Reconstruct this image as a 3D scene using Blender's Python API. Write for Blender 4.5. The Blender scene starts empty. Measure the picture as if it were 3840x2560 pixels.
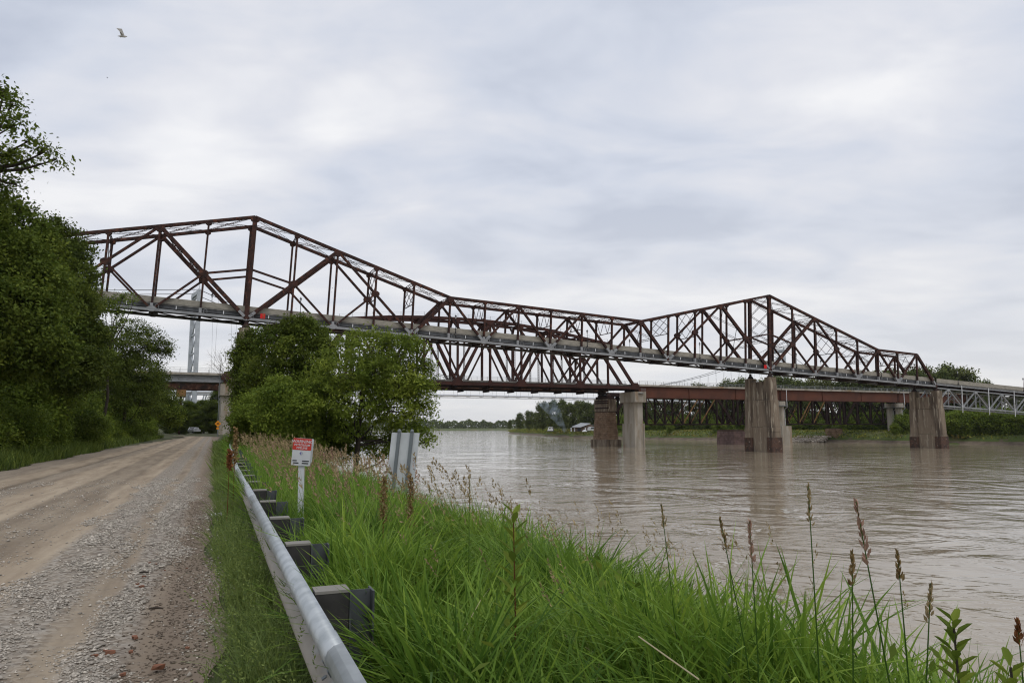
import bpy, math, random
import numpy as np
from mathutils import Vector, Matrix

rnd = random.Random(7)
R = math.radians
scene = bpy.context.scene
COL = scene.collection

# ------------------------------------------------------------------ camera
F_PX, PITCH, ROLL, CZ = 2683.3, .1184, -.0032, 1.6      # focal length in photo pixels (3840 wide), radians, metres
WZ = CZ - 6.384                                          # river level
cp, sp = math.cos(PITCH), math.sin(PITCH)
FWD = np.array([0, cp, sp]); UP0 = np.array([0, -sp, cp])
RGT = math.cos(ROLL) * np.array([1., 0, 0]) + math.sin(ROLL) * UP0
UPV = math.cos(ROLL) * UP0 - math.sin(ROLL) * np.array([1., 0, 0])
cam_d = bpy.data.cameras.new('camera'); cam = bpy.data.objects.new('camera', cam_d); COL.objects.link(cam)
cam_d.sensor_width = 36; cam_d.lens = 36 * F_PX / 3840; cam_d.clip_start = .05; cam_d.clip_end = 20000
M = Matrix.Identity(4)
for i in range(3):
    M[i][0] = RGT[i]; M[i][1] = UPV[i]; M[i][2] = -FWD[i]
M[2][3] = CZ
cam.matrix_world = M
scene.camera = cam

# ------------------------------------------------------------------ sky, sun, exposure
SUN_EL, SUN_AZ = R(58), R(150)          # a veiled sun high behind the right shoulder
world = bpy.data.worlds.new('World'); scene.world = world; world.use_nodes = True
nt = world.node_tree; nt.nodes.clear()
def wn(t, **k):
    n = nt.nodes.new(t)
    for a, b in k.items(): setattr(n, a, b)
    return n
w_out = wn('ShaderNodeOutputWorld'); w_bg = wn('ShaderNodeBackground')
w_sky = wn('ShaderNodeTexSky', sky_type='NISHITA', sun_disc=False, sun_elevation=SUN_EL, sun_rotation=SUN_AZ)
w_skym = wn('ShaderNodeMix', data_type='RGBA', blend_type='MULTIPLY'); w_skym.inputs[0].default_value = 1
w_skym.inputs[7].default_value = (.1, .1, .1, 1)
nt.links.new(w_sky.outputs[0], w_skym.inputs[6])
w_tc = wn('ShaderNodeTexCoord'); w_sep = wn('ShaderNodeSeparateXYZ'); nt.links.new(w_tc.outputs['Generated'], w_sep.inputs[0])
w_abs = wn('ShaderNodeMath', operation='ABSOLUTE'); nt.links.new(w_sep.outputs[2], w_abs.inputs[0])
w_add = wn('ShaderNodeMath', operation='ADD'); w_add.inputs[1].default_value = .16; nt.links.new(w_abs.outputs[0], w_add.inputs[0])
w_dx = wn('ShaderNodeMath', operation='DIVIDE'); w_dy = wn('ShaderNodeMath', operation='DIVIDE')
nt.links.new(w_sep.outputs[0], w_dx.inputs[0]); nt.links.new(w_add.outputs[0], w_dx.inputs[1])
nt.links.new(w_sep.outputs[1], w_dy.inputs[0]); nt.links.new(w_add.outputs[0], w_dy.inputs[1])
w_cmb = wn('ShaderNodeCombineXYZ'); nt.links.new(w_dx.outputs[0], w_cmb.inputs[0]); nt.links.new(w_dy.outputs[0], w_cmb.inputs[1])
w_map = wn('ShaderNodeMapping'); w_map.inputs['Location'].default_value = (3.1, 1.7, 0); w_map.inputs['Rotation'].default_value = (0, 0, R(-14)); w_map.inputs['Scale'].default_value = (.8, 1.15, 1)
nt.links.new(w_cmb.outputs[0], w_map.inputs[0])
w_n1 = wn('ShaderNodeTexNoise'); w_n1.inputs['Scale'].default_value = 1.15; w_n1.inputs['Detail'].default_value = 5; w_n1.inputs['Roughness'].default_value = .48; w_n1.inputs['Distortion'].default_value = .35
w_n2 = wn('ShaderNodeTexNoise'); w_n2.inputs['Scale'].default_value = 3.3; w_n2.inputs['Detail'].default_value = 6; w_n2.inputs['Roughness'].default_value = .5; w_n2.inputs['Distortion'].default_value = .4
nt.links.new(w_map.outputs[0], w_n1.inputs[0]); nt.links.new(w_map.outputs[0], w_n2.inputs[0])
w_mx = wn('ShaderNodeMix', data_type='FLOAT'); w_mx.inputs[0].default_value = .33
nt.links.new(w_n1.outputs[0], w_mx.inputs[2]); nt.links.new(w_n2.outputs[0], w_mx.inputs[3])
w_rmp = wn('ShaderNodeValToRGB'); nt.links.new(w_mx.outputs[0], w_rmp.inputs[0])
e = w_rmp.color_ramp.elements
e[0].position = .39; e[0].color = (.50, .542, .64, 1)
e[1].position = .64; e[1].color = (.87, .87, .885, 1)
m_ = e.new(.47); m_.color = (.615, .652, .74, 1)
m_ = e.new(.55); m_.color = (.725, .738, .79, 1)
w_hz = wn('ShaderNodeMapRange'); w_hz.inputs[1].default_value = 0; w_hz.inputs[2].default_value = .34; w_hz.inputs[3].default_value = .8; w_hz.inputs[4].default_value = 0
nt.links.new(w_abs.outputs[0], w_hz.inputs[0])
w_hm = wn('ShaderNodeMix', data_type='RGBA'); w_hm.inputs[7].default_value = (.755, .745, .745, 1)
nt.links.new(w_hz.outputs[0], w_hm.inputs[0]); nt.links.new(w_rmp.outputs[0], w_hm.inputs[6])
w_cov = wn('ShaderNodeMix', data_type='RGBA'); w_cov.inputs[0].default_value = .93    # nearly closed cloud cover over the clear sky
nt.links.new(w_skym.outputs[2], w_cov.inputs[6]); nt.links.new(w_hm.outputs[2], w_cov.inputs[7])
nt.links.new(w_cov.outputs[2], w_bg.inputs[0]); w_bg.inputs[1].default_value = 1.1
nt.links.new(w_bg.outputs[0], w_out.inputs[0])

sun_d = bpy.data.lights.new('sun', 'SUN'); sun = bpy.data.objects.new('sun', sun_d); COL.objects.link(sun)
sun_d.energy = .9; sun_d.angle = R(22); sun_d.color = (1, .97, .92)
sd = Vector((math.sin(SUN_AZ) * math.cos(SUN_EL), math.cos(SUN_AZ) * math.cos(SUN_EL), math.sin(SUN_EL)))
sun.rotation_euler = sd.to_track_quat('Z', 'Y').to_euler(); sun.location = (60, -60, 120)

vs = scene.view_settings
vs.view_transform = 'Standard'; vs.look = 'None'; vs.exposure = 0; vs.gamma = 1; vs.use_curve_mapping = False
scene.cycles.use_denoising = True; scene.cycles.filter_width = 1.15
scene.cycles.max_bounces = 7; scene.cycles.diffuse_bounces = 3; scene.cycles.glossy_bounces = 3
scene.cycles.transmission_bounces = 4; scene.cycles.transparent_max_bounces = 8; scene.cycles.volume_bounces = 1
scene.cycles.caustics_reflective = False; scene.cycles.caustics_refractive = False

# ------------------------------------------------------------------ helpers
def V(*a): return np.array(a, float)
def unit(v):
    v = np.asarray(v, float); return v / max(1e-9, np.linalg.norm(v))
def at_y(x, y, Y):
    d = FWD + RGT * (x - 1920) / F_PX - UPV * (y - 1280) / F_PX
    return V(0, 0, CZ) + d * (Y / d[1])

def mat(name, col, rough=.8, metal=0., col2=None, scale=3., detail=4, lo=.4, hi=.6, bump=0., bscale=None, stretch=None, spec=.3,
        col3=None, scale3=1., lo3=.55, hi3=.62, coord='Object', transl=0., tint=0., bdist=.02, hue=True, huer=(.505, .465)):
    m = bpy.data.materials.new(name); m.use_nodes = True
    t = m.node_tree; b = t.nodes['Principled BSDF']; L = t.links.new
    b.inputs['Roughness'].default_value = rough; b.inputs['Metallic'].default_value = metal
    b.inputs['Specular IOR Level'].default_value = spec
    c4 = tuple(col) + (1,)
    b.inputs['Base Color'].default_value = c4
    tc = t.nodes.new('ShaderNodeTexCoord'); mp = t.nodes.new('ShaderNodeMapping'); L(tc.outputs[coord], mp.inputs[0])
    if stretch: mp.inputs['Scale'].default_value = stretch
    src = None
    def noise(sc, dt=detail, rough_=.55):
        n = t.nodes.new('ShaderNodeTexNoise'); n.inputs['Scale'].default_value = sc; n.inputs['Detail'].default_value = dt; n.inputs['Roughness'].default_value = rough_
        L(mp.outputs[0], n.inputs[0]); return n
    def mixc(fac, a, bcol, l, h):
        mr = t.nodes.new('ShaderNodeMapRange'); mr.inputs[1].default_value = l; mr.inputs[2].default_value = h; L(fac, mr.inputs[0])
        mx = t.nodes.new('ShaderNodeMix'); mx.data_type = 'RGBA'; L(mr.outputs[0], mx.inputs[0])
        if a is None: mx.inputs[6].default_value = c4
        else: L(a, mx.inputs[6])
        mx.inputs[7].default_value = tuple(bcol) + (1,); return mx.outputs[2]
    if col2 is not None: src = mixc(noise(scale).outputs[0], None, col2, lo, hi)
    if col3 is not None: src = mixc(noise(scale3).outputs[0], src, col3, lo3, hi3)
    if tint:
        at = t.nodes.new('ShaderNodeAttribute'); at.attribute_name = 'tint'
        hs = t.nodes.new('ShaderNodeHueSaturation')
        mv = t.nodes.new('ShaderNodeMapRange'); mv.inputs[3].default_value = 1 - tint; mv.inputs[4].default_value = 1 + tint; L(at.outputs['Fac'], mv.inputs[0]); L(mv.outputs[0], hs.inputs['Value'])
        mh = t.nodes.new('ShaderNodeMapRange'); mh.inputs[3].default_value = huer[0]; mh.inputs[4].default_value = huer[1]; L(at.outputs['Fac'], mh.inputs[0]); (L(mh.outputs[0], hs.inputs['Hue']) if hue else None)
        if src is None: hs.inputs['Color'].default_value = c4
        else: L(src, hs.inputs['Color'])
        src = hs.outputs[0]
    if src is not None: L(src, b.inputs['Base Color'])
    if bump:
        n = noise(bscale or scale * 4, 3); bp = t.nodes.new('ShaderNodeBump'); bp.inputs['Strength'].default_value = bump; bp.inputs['Distance'].default_value = bdist
        L(n.outputs[0], bp.inputs['Height']); L(bp.outputs[0], b.inputs['Normal'])
    if transl:
        tr = t.nodes.new('ShaderNodeBsdfTranslucent'); ms = t.nodes.new('ShaderNodeMixShader'); ms.inputs[0].default_value = transl
        if src is not None: L(src, tr.inputs[0])
        else: tr.inputs[0].default_value = c4
        L(b.outputs[0], ms.inputs[1]); L(tr.outputs[0], ms.inputs[2]); L(ms.outputs[0], t.nodes['Material Output'].inputs[0])
    return m

MT = {}
MT['rust'] = mat('rust', (.060, .026, .019), .82, col2=(.03, .016, .0135), scale=.9, lo=.40, hi=.6, col3=(.135, .05, .029), scale3=1.3, lo3=.56, hi3=.68, spec=.25)
MT['rust_dark'] = mat('rust_dark', (.045, .024, .02), .85, col2=(.028, .02, .018), scale=1.2, spec=.2)
MT['weather'] = mat('weathering_steel', (.062, .023, .017), .8, col2=(.04, .018, .014), scale=.5, lo=.35, hi=.65, spec=.25)
MT['girder'] = mat('girder_steel', (.128, .047, .028), .78, col2=(.085, .036, .024), scale=.22, lo=.35, hi=.65, spec=.25)
MT['oldrust'] = mat('old_rust', (.07, .033, .022), .88, col2=(.15, .085, .055), scale=1.6, lo=.52, hi=.66, col3=(.03, .02, .017), scale3=.6, lo3=.45, hi3=.6, spec=.2)
MT['ochre'] = mat('ochre_bar', (.30, .17, .07), .85, col2=(.16, .09, .045), scale=1., spec=.2)
MT['silver'] = mat('aluminium_paint', (.31, .32, .33), .6, .15, col2=(.2, .205, .21), scale=.8, lo=.45, hi=.68, stretch=(1, 1, 4), col3=(.14, .11, .09), scale3=2., lo3=.64, hi3=.72)
MT['parapet'] = mat('parapet_concrete', (.34, .315, .265), .9, col2=(.23, .215, .18), scale=1.1, lo=.42, hi=.7, bump=.2, stretch=(1, 1, 2.2))
MT['slab'] = mat('deck_concrete', (.22, .21, .19), .9, col2=(.13, .125, .115), scale=.8)
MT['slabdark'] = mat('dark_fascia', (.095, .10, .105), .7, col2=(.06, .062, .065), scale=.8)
MT['concrete'] = mat('pale_concrete', (.41, .375, .32), .9, col2=(.27, .235, .185), scale=.55, lo=.42, hi=.66, stretch=(1, 1, .22), col3=(.27, .19, .12), scale3=.35, lo3=.58, hi3=.68, bump=.15)
MT['brownconc'] = mat('stained_concrete', (.225, .178, .13), .92, col2=(.075, .056, .042), scale=.55, lo=.45, hi=.66, stretch=(1.2, 1.2, .2), col3=(.33, .285, .22), scale3=1.3, lo3=.56, hi3=.64, bump=.5, bscale=4, bdist=.05)
MT['rustplate'] = mat('rusty_plate', (.10, .055, .038), .85, col2=(.055, .038, .03), scale=1.2, col3=(.26, .2, .16), scale3=1.6, lo3=.62, hi3=.7)
MT['stone'] = mat('brown_stone', (.25, .17, .11), .95, col2=(.165, .108, .07), scale=.7, lo=.42, hi=.62, bump=.5, bscale=5, bdist=.05, col3=(.33, .24, .17), scale3=1.3, lo3=.58, hi3=.66)
MT['stone_tan'] = mat('tan_stone', (.30, .21, .14), .95, col2=(.2, .125, .08), scale=.9, bump=.5, bscale=5, bdist=.05)
MT['mortar'] = mat('dark_mortar', (.10, .07, .05), .95)
MT['pinkstone'] = mat('purple_stone', (.24, .16, .145), .95, col2=(.16, .11, .1), scale=.8, bump=.4, bscale=5, bdist=.04)
MT['white'] = mat('white_paint', (.74, .75, .76), .5, col2=(.6, .61, .62), scale=1.)
MT['pipe'] = mat('pipe_coating', (.62, .64, .67), .4, .1)
MT['tower'] = mat('tower_paint', (.50, .535, .555), .5, .1, col2=(.4, .43, .45), scale=.5)
MT['cable'] = mat('cable', (.16, .16, .165), .6, .4)
MT['black'] = mat('black_paint', (.018, .018, .02), .5)
MT['lampglass'] = mat('lantern_glass', (.45, .46, .48), .25)
MT['red'] = mat('red_panel', (.62, .012, .012), .6)
MT['orange'] = mat('orange_sign', (.80, .30, .015), .55)
MT['signred'] = mat('sign_red', (.50, .042, .03), .45)
MT['signwhite'] = mat('sign_white', (.60, .62, .63), .45, col2=(.5, .52, .53), scale=2.)
MT['galv'] = mat('galvanised_steel', (.50, .53, .54), .45, .6, col2=(.38, .41, .42), scale=7., lo=.4, hi=.65, bump=.04, col3=(.30, .29, .27), scale3=1.4, lo3=.6, hi3=.72)
MT['beigegalv'] = mat('beige_rail', (.40, .37, .33), .6, .1, col2=(.33, .30, .26), scale=3.)
MT['postgrey'] = mat('post_steel', (.10, .108, .115), .6, .3, col2=(.07, .075, .08), scale=5.)
MT['block'] = mat('offset_block', (.05, .047, .044), .8, col2=(.035, .033, .031), scale=6.)
MT['blocktop'] = mat('block_cap', (.24, .225, .2), .85)
MT['galvpost'] = mat('channel_post', (.19, .21, .22), .55, .4)
MT['bark'] = mat('bark', (.055, .043, .033), .95, col2=(.035, .028, .022), scale=4.)
MT['deadwood'] = mat('dead_wood', (.14, .115, .095), .9)
def leafmat(n, c, tr=.35, tint=.45):
    return mat(n, c, .65, transl=tr, tint=tint, spec=.1, col2=tuple(x * .72 for x in c), scale=.35, lo=.4, hi=.6)
MT['leaf_dark'] = leafmat('leaves_dark', (.085, .128, .022))
MT['leaf_mid'] = leafmat('leaves_mid', (.115, .172, .026))
MT['leaf_bright'] = leafmat('leaves_bright', (.155, .235, .034))
MT['leaf_young'] = leafmat('leaves_young', (.19, .275, .042), .4)
MT['leaf_far'] = leafmat('leaves_far', (.115, .155, .045), .25)
MT['leaf_olive'] = leafmat('leaves_olive', (.13, .16, .05), .25)
MT['grass'] = mat('grass_blades', (.165, .265, .036), .6, transl=.35, tint=.55, spec=.2, huer=(.53, .48))
MT['grass_verge'] = mat('verge_grass', (.15, .205, .05), .6, huer=(.52, .48), transl=.3, tint=.4, spec=.25)
MT['grass_left'] = mat('left_grass', (.12, .175, .03), .65, transl=.3, tint=.5, spec=.15, col2=(.075, .12, .024), scale=.5, lo=.4, hi=.6)  # darker, mottled green for the left verge
MT['seed'] = mat('seed_heads', (.33, .25, .135), .8, hue=False, transl=.25, tint=.4, spec=.1)
MT['seed_pink'] = mat('pink_seed_heads', (.37, .23, .17), .8, hue=False, transl=.2, tint=.35, spec=.1)
MT['dock'] = mat('dock_seeds', (.25, .17, .075), .85, hue=False, tint=.4, transl=.15, spec=.1)
MT['dock_red'] = mat('red_dock_seeds', (.21, .085, .035), .85, hue=False, tint=.4, transl=.15, spec=.1)
MT['straw'] = mat('straw', (.42, .36, .22), .8)
MT['pebble'] = mat('pebbles', (.40, .36, .305), .85, hue=False, tint=.5, spec=.2)
MT['clod'] = mat('dirt_clods', (.18, .145, .112), .95, hue=False, tint=.4, spec=.1)
MT['brick'] = mat('brick_chip', (.23, .095, .052), .9, col2=(.16, .075, .045), scale=14.)
MT['riprap'] = mat('riprap', (.34, .30, .25), .9, hue=False, tint=.4)
MT['roofmetal'] = mat('metal_roof', (.33, .345, .36), .5, .3)
MT['darkwin'] = mat('dark_window', (.02, .022, .025), .2, spec=.5)
MT['planks'] = mat('shed_planks', (.17, .12, .085), .9, col2=(.11, .08, .06), scale=2.)
MT['cell'] = mat('solar_cell', (.02, .025, .05), .25, spec=.5)

def new_mesh(name, v, faces):
    me = bpy.data.meshes.new(name); me.from_pydata([tuple(p) for p in v], [], faces); me.update(); return me
def np_mesh(name, v, quads=None, tris=None, tint=None, smooth=False):
    """fast mesh from arrays"""
    me = bpy.data.meshes.new(name)
    v = np.asarray(v, np.float32); nq = 0 if quads is None else len(quads); n3 = 0 if tris is None else len(tris)
    me.vertices.add(len(v)); me.vertices.foreach_set('co', v.ravel())
    li = np.concatenate([np.asarray(quads, np.int32).ravel() if nq else np.zeros(0, np.int32), np.asarray(tris, np.int32).ravel() if n3 else np.zeros(0, np.int32)])
    me.loops.add(len(li)); me.loops.foreach_set('vertex_index', li)
    st = np.concatenate([np.arange(nq) * 4, nq * 4 + np.arange(n3) * 3]).astype(np.int32)
    me.polygons.add(nq + n3); me.polygons.foreach_set('loop_start', st)
    if smooth: me.polygons.foreach_set('use_smooth', np.ones(nq + n3, bool))
    me.update(calc_edges=True)
    if tint is not None:
        a = me.attributes.new('tint', 'FLOAT', 'POINT'); a.data.foreach_set('value', np.asarray(tint, np.float32))
    return me

OFF = {}
def tag(o, label=None, cat=None, group=None, kind=None):
    if label: o['label'] = label
    if cat: o['category'] = cat
    if group: o['group'] = group
    if kind: o['kind'] = kind
    return o
def empty(name, loc, rz=0.):
    o = bpy.data.objects.new(name, None); o.empty_display_size = .3; COL.objects.link(o)
    o.location = tuple(loc); o.rotation_euler = (0, 0, rz); OFF[o] = V(*loc); return o
def thing(name, loc, label, cat, group=None, rz=0.):
    return tag(empty(name, loc, rz), label, cat, group)
def link(name, me, m, parent=None):
    o = bpy.data.objects.new(name, me); COL.objects.link(o)
    if m is not None and not me.materials: me.materials.append(MT[m] if isinstance(m, str) else m)
    if parent is not None: o.parent = parent
    return o

class MB:
    def __init__(s): s.v = []; s.f = []
    def add(s, v, f):
        b = len(s.v); s.v += [np.asarray(p, float) for p in v]; s.f += [tuple(i + b for i in q) for q in f]; return s
    def hexa(s, c):      # 8 corners: bottom ring 0-3, top ring 4-7
        return s.add(c, [(3, 2, 1, 0), (4, 5, 6, 7), (0, 1, 5, 4), (1, 2, 6, 5), (2, 3, 7, 6), (3, 0, 4, 7)])
    def box(s, x0, x1, y0, y1, z0, z1, T=None):
        c = [(x0, y0, z0), (x1, y0, z0), (x1, y1, z0), (x0, y1, z0), (x0, y0, z1), (x1, y0, z1), (x1, y1, z1), (x0, y1, z1)]
        return s.hexa([T(*p) for p in c] if T else c)
    def beam(s, p, q, w, h, side, ext=0.):
        """box member p->q, width w along side, depth h across"""
        p = np.asarray(p, float); q = np.asarray(q, float); d = unit(q - p); p = p - d * ext; q = q + d * ext
        a = unit(np.asarray(side, float) - d * np.dot(side, d)); b = np.cross(d, a)
        A, B_ = a * w / 2, b * h / 2
        return s.hexa([p - A - B_, p + A - B_, p + A + B_, p - A + B_, q - A - B_, q + A - B_, q + A + B_, q - A + B_])
    def hsec(s, p, q, w, h, side, tf=.06):
        """I section: flanges of width h standing apart by w along side"""
        p = np.asarray(p, float); q = np.asarray(q, float); d = unit(q - p)
        a = unit(np.asarray(side, float) - d * np.dot(side, d))
        for sg in (-1, 1): s.beam(p + a * sg * (w / 2 - tf / 2), q + a * sg * (w / 2 - tf / 2), tf, h, side)
        return s.beam(p, q, w - 2 * tf - .004, tf, side)
    def lace(s, p, q, width, wdir, pitch=.45, bar=.07, lac=.04):
        """laced member: two angle bars and zig-zag bars between"""
        p = np.asarray(p, float); q = np.asarray(q, float); d = unit(q - p); a = unit(np.asarray(wdir, float) - d * np.dot(wdir, d)); n = np.cross(d, a)
        ln = np.linalg.norm(q - p); o = a * (width / 2 - bar / 2)
        s.beam(p + o, q + o, bar, bar, a); s.beam(p - o, q - o, bar, bar, a)
        k = max(2, int(ln / pitch))
        for i in range(k):
            sg = 1 if i % 2 else -1
            s.beam(p + d * ln * i / k + o * sg, p + d * ln * (i + 1) / k - o * sg, lac, lac * .6, n)
        return s
    def tube(s, pts, r, n=6, caps=True):
        pts = [np.asarray(p, float) for p in pts]; rr = r if hasattr(r, '__len__') else [r] * len(pts)
        b = len(s.v); prev = None
        for i, p in enumerate(pts):
            d = unit(pts[min(i + 1, len(pts) - 1)] - pts[max(i - 1, 0)])
            a = np.cross(d, V(0, 0, 1) if abs(d[2]) < .9 else V(1, 0, 0)) if prev is None else prev - d * np.dot(prev, d)
            a = unit(a); prev = a; c = np.cross(d, a)
            for j in range(n):
                t = 2 * math.pi * j / n; s.v.append(p + (a * math.cos(t) + c * math.sin(t)) * rr[i])
        for i in range(len(pts) - 1):
            for j in range(n):
                s.f.append((b + i * n + j, b + i * n + (j + 1) % n, b + (i + 1) * n + (j + 1) % n, b + (i + 1) * n + j))
        if caps:
            s.f.append(tuple(b + j for j in range(n))[::-1]); s.f.append(tuple(b + (len(pts) - 1) * n + j for j in range(n)))
        return s
    def prism(s, poly, dirv):
        """polygon (list of 3d points) extruded by dirv"""
        n = len(poly); dirv = np.asarray(dirv, float); b = len(s.v)
        s.v += [np.asarray(p, float) for p in poly] + [np.asarray(p, float) + dirv for p in poly]
        s.f.append(tuple(b + i for i in range(n))[::-1]); s.f.append(tuple(b + n + i for i in range(n)))
        for i in range(n): s.f.append((b + i, b + (i + 1) % n, b + n + (i + 1) % n, b + n + i))
        return s
    def lathe(s, base, prof, n=10):
        base = np.asarray(base, float)
        return s.tube([base + V(0, 0, z) for r, z in prof], [max(r, .002) for r, z in prof], n)
    def build(s, name, m, parent=None, smooth=False):
        off = V(0, 0, 0); q = parent
        while q is not None:
            if q in OFF: off = off + OFF[q]
            q = q.parent
        me = new_mesh(name, [p - off for p in s.v], s.f)
        if smooth: me.polygons.foreach_set('use_smooth', np.ones(len(me.polygons), bool))
        return link(name, me, m, parent)
def single(mb, name, m, label, cat, group=None, kind=None, smooth=False):
    return tag(mb.build(name, m, None, smooth), label, cat, group, kind)

# ------------------------------------------------------------------ road frame: L metres right of the camera line, s metres ahead
HD = R(22.4); RD = V(math.cos(HD), math.sin(HD), 0); SD = V(-math.sin(HD), math.cos(HD), 0)
def rw(L, s, z=0.): return RD * L + SD * s + V(0, 0, z)
def ground_z(L, s=0.):
    L = np.asarray(L, float); s = np.asarray(s, float)
    z = np.interp(L, [-400, -60, -16, -9, -7.6, 0, 1, 3.0, 5, 9, 12.5, 16, 40], [2.5, 1.8, .5, .12, 0, 0, -.03, -.12, -.85, -2.9, -4.9, -7.5, -9])
    return z + np.where(L > .6, .08 * np.sin(s * .9 + L * 1.7) * np.clip((L - .6) / 2, 0, 1), 0) + np.where(L < -8, .07 * np.sin(s * .31 + L * .5), 0)

# ------------------------------------------------------------------ setting: ground, road, water, far banks
def grid_mesh(name, us, vs_, fn):
    U, W = np.meshgrid(us, vs_); P = fn(U, W); n, m_ = U.shape
    idx = np.arange(n * m_).reshape(n, m_)
    q = np.stack([idx[:-1, :-1], idx[:-1, 1:], idx[1:, 1:], idx[1:, :-1]], -1).reshape(-1, 4)
    return np_mesh(name, P.reshape(-1, 3), q, smooth=True)

MT['earth'] = mat('earth', (.060, .075, .026), .95, col2=(.10, .08, .05), scale=.8, lo=.48, hi=.62, bump=.3)
Ls = np.unique(np.concatenate([np.linspace(-400, -20, 20), np.linspace(-20, -7, 18), np.linspace(-7, 0, 8), np.linspace(0, 14, 29), np.array([16, 22, 40.])]))
Ss = np.concatenate([np.linspace(-60, 0, 13), np.linspace(1, 40, 60), np.linspace(42, 130, 45), np.linspace(140, 900, 60)])
g = link('ground', grid_mesh('ground', Ls, Ss, lambda a, b: np.stack([a, b, ground_z(a, b) - .012 - .1 * ((a > -7.2) & (a < -.1))], -1)), 'earth')
g.rotation_euler = (0, 0, HD); tag(g, kind='structure')

# gravel road: dirt wheel tracks between stripes of loose stone
def gravel_cover(L):
    """how much loose stone lies at lateral position L"""
    x = np.asarray(L, float)
    return np.interp(x, [-7.4, -6.2, -5.95, -5.15, -5.0, -4.5, -4.3, -3.35, -3.2, -2.4, -2.2, -1.8, -1.65, -1.2, -1.05, -.9, -.8, -.5, -.4, -.1, .12],
                        [.6, .5, .03, .02, .45, .35, .01, .01, .2, .16, .01, .02, .85, .95, .2, .14, 1., .95, .08, .05, .3])
m = bpy.data.materials.new('gravel_road'); m.use_nodes = True; t = m.node_tree; L_ = t.links.new; b = t.nodes['Principled BSDF']
b.inputs['Roughness'].default_value = .95; b.inputs['Specular IOR Level'].default_value = .15
tc = t.nodes.new('ShaderNodeTexCoord'); sx = t.nodes.new('ShaderNodeSeparateXYZ'); L_(tc.outputs['Object'], sx.inputs[0])
mpn = t.nodes.new('ShaderNodeMapping'); mpn.inputs['Scale'].default_value = (1, .12, 1); L_(tc.outputs['Object'], mpn.inputs[0])
nw = t.nodes.new('ShaderNodeTexNoise'); nw.inputs['Scale'].default_value = 1.3; nw.inputs['Detail'].default_value = 5; L_(mpn.outputs[0], nw.inputs[0])
w1 = t.nodes.new('ShaderNodeMath'); w1.operation = 'MULTIPLY_ADD'; L_(nw.outputs[0], w1.inputs[0]); w1.inputs[1].default_value = .42; w1.inputs[2].default_value = -.21
w2 = t.nodes.new('ShaderNodeMath'); w2.operation = 'ADD'; L_(sx.outputs[0], w2.inputs[0]); L_(w1.outputs[0], w2.inputs[1])
mr = t.nodes.new('ShaderNodeMapRange'); mr.inputs[1].default_value = -7.6; mr.inputs[2].default_value = .4; L_(w2.outputs[0], mr.inputs[0])
cr = t.nodes.new('ShaderNodeValToRGB'); L_(mr.outputs[0], cr.inputs[0]); els = cr.color_ramp.elements
pts = [-7.5, -6.1, -5.95, -5.2, -5.0, -4.55, -4.3, -3.4, -3.2, -2.4, -2.2, -1.82, -1.65, -1.2, -1.05, -.9, -.8, -.5, -.4, -.05, .2]
for i, x in enumerate(pts):
    p_ = (x + 7.6) / 8.0; c_ = float(gravel_cover(x)); el = els[i] if i < 2 else els.new(p_)
    el.position = p_; el.color = (c_, c_, c_, 1)
vo = t.nodes.new('ShaderNodeTexVoronoi'); vo.inputs['Scale'].default_value = 24; L_(tc.outputs['Object'], vo.inputs[0])
vr = t.nodes.new('ShaderNodeValToRGB'); L_(vo.outputs['Color'], vr.inputs[0])
vr.color_ramp.elements[0].color = (.15, .122, .095, 1); vr.color_ramp.elements[0].position = .15; vr.color_ramp.elements[1].color = (.40, .36, .305, 1); vr.color_ramp.elements[1].position = .8
nd = t.nodes.new('ShaderNodeTexNoise'); nd.inputs['Scale'].default_value = 2.4; nd.inputs['Detail'].default_value = 8; nd.inputs['Roughness'].default_value = .65; L_(mpn.outputs[0], nd.inputs[0])
dr = t.nodes.new('ShaderNodeValToRGB'); L_(nd.outputs[0], dr.inputs[0])
dr.color_ramp.elements[0].color = (.225, .172, .12, 1); dr.color_ramp.elements[0].position = .32; dr.color_ramp.elements[1].color = (.385, .312, .226, 1); dr.color_ramp.elements[1].position = .62
ng = t.nodes.new('ShaderNodeTexNoise'); ng.inputs['Scale'].default_value = 9; ng.inputs['Detail'].default_value = 4; L_(tc.outputs['Object'], ng.inputs[0])
ga = t.nodes.new('ShaderNodeMath'); ga.operation = 'MULTIPLY_ADD'; L_(ng.outputs[0], ga.inputs[0]); ga.inputs[1].default_value = 1.3; ga.inputs[2].default_value = -.72
gb = t.nodes.new('ShaderNodeMath'); gb.operation = 'ADD'; gb.use_clamp = True; L_(ga.outputs[0], gb.inputs[0]); L_(cr.outputs[0], gb.inputs[1])
gx = t.nodes.new('ShaderNodeMix'); gx.data_type = 'RGBA'; L_(gb.outputs[0], gx.inputs[0]); L_(dr.outputs[0], gx.inputs[6]); L_(vr.outputs[0], gx.inputs[7])
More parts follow.
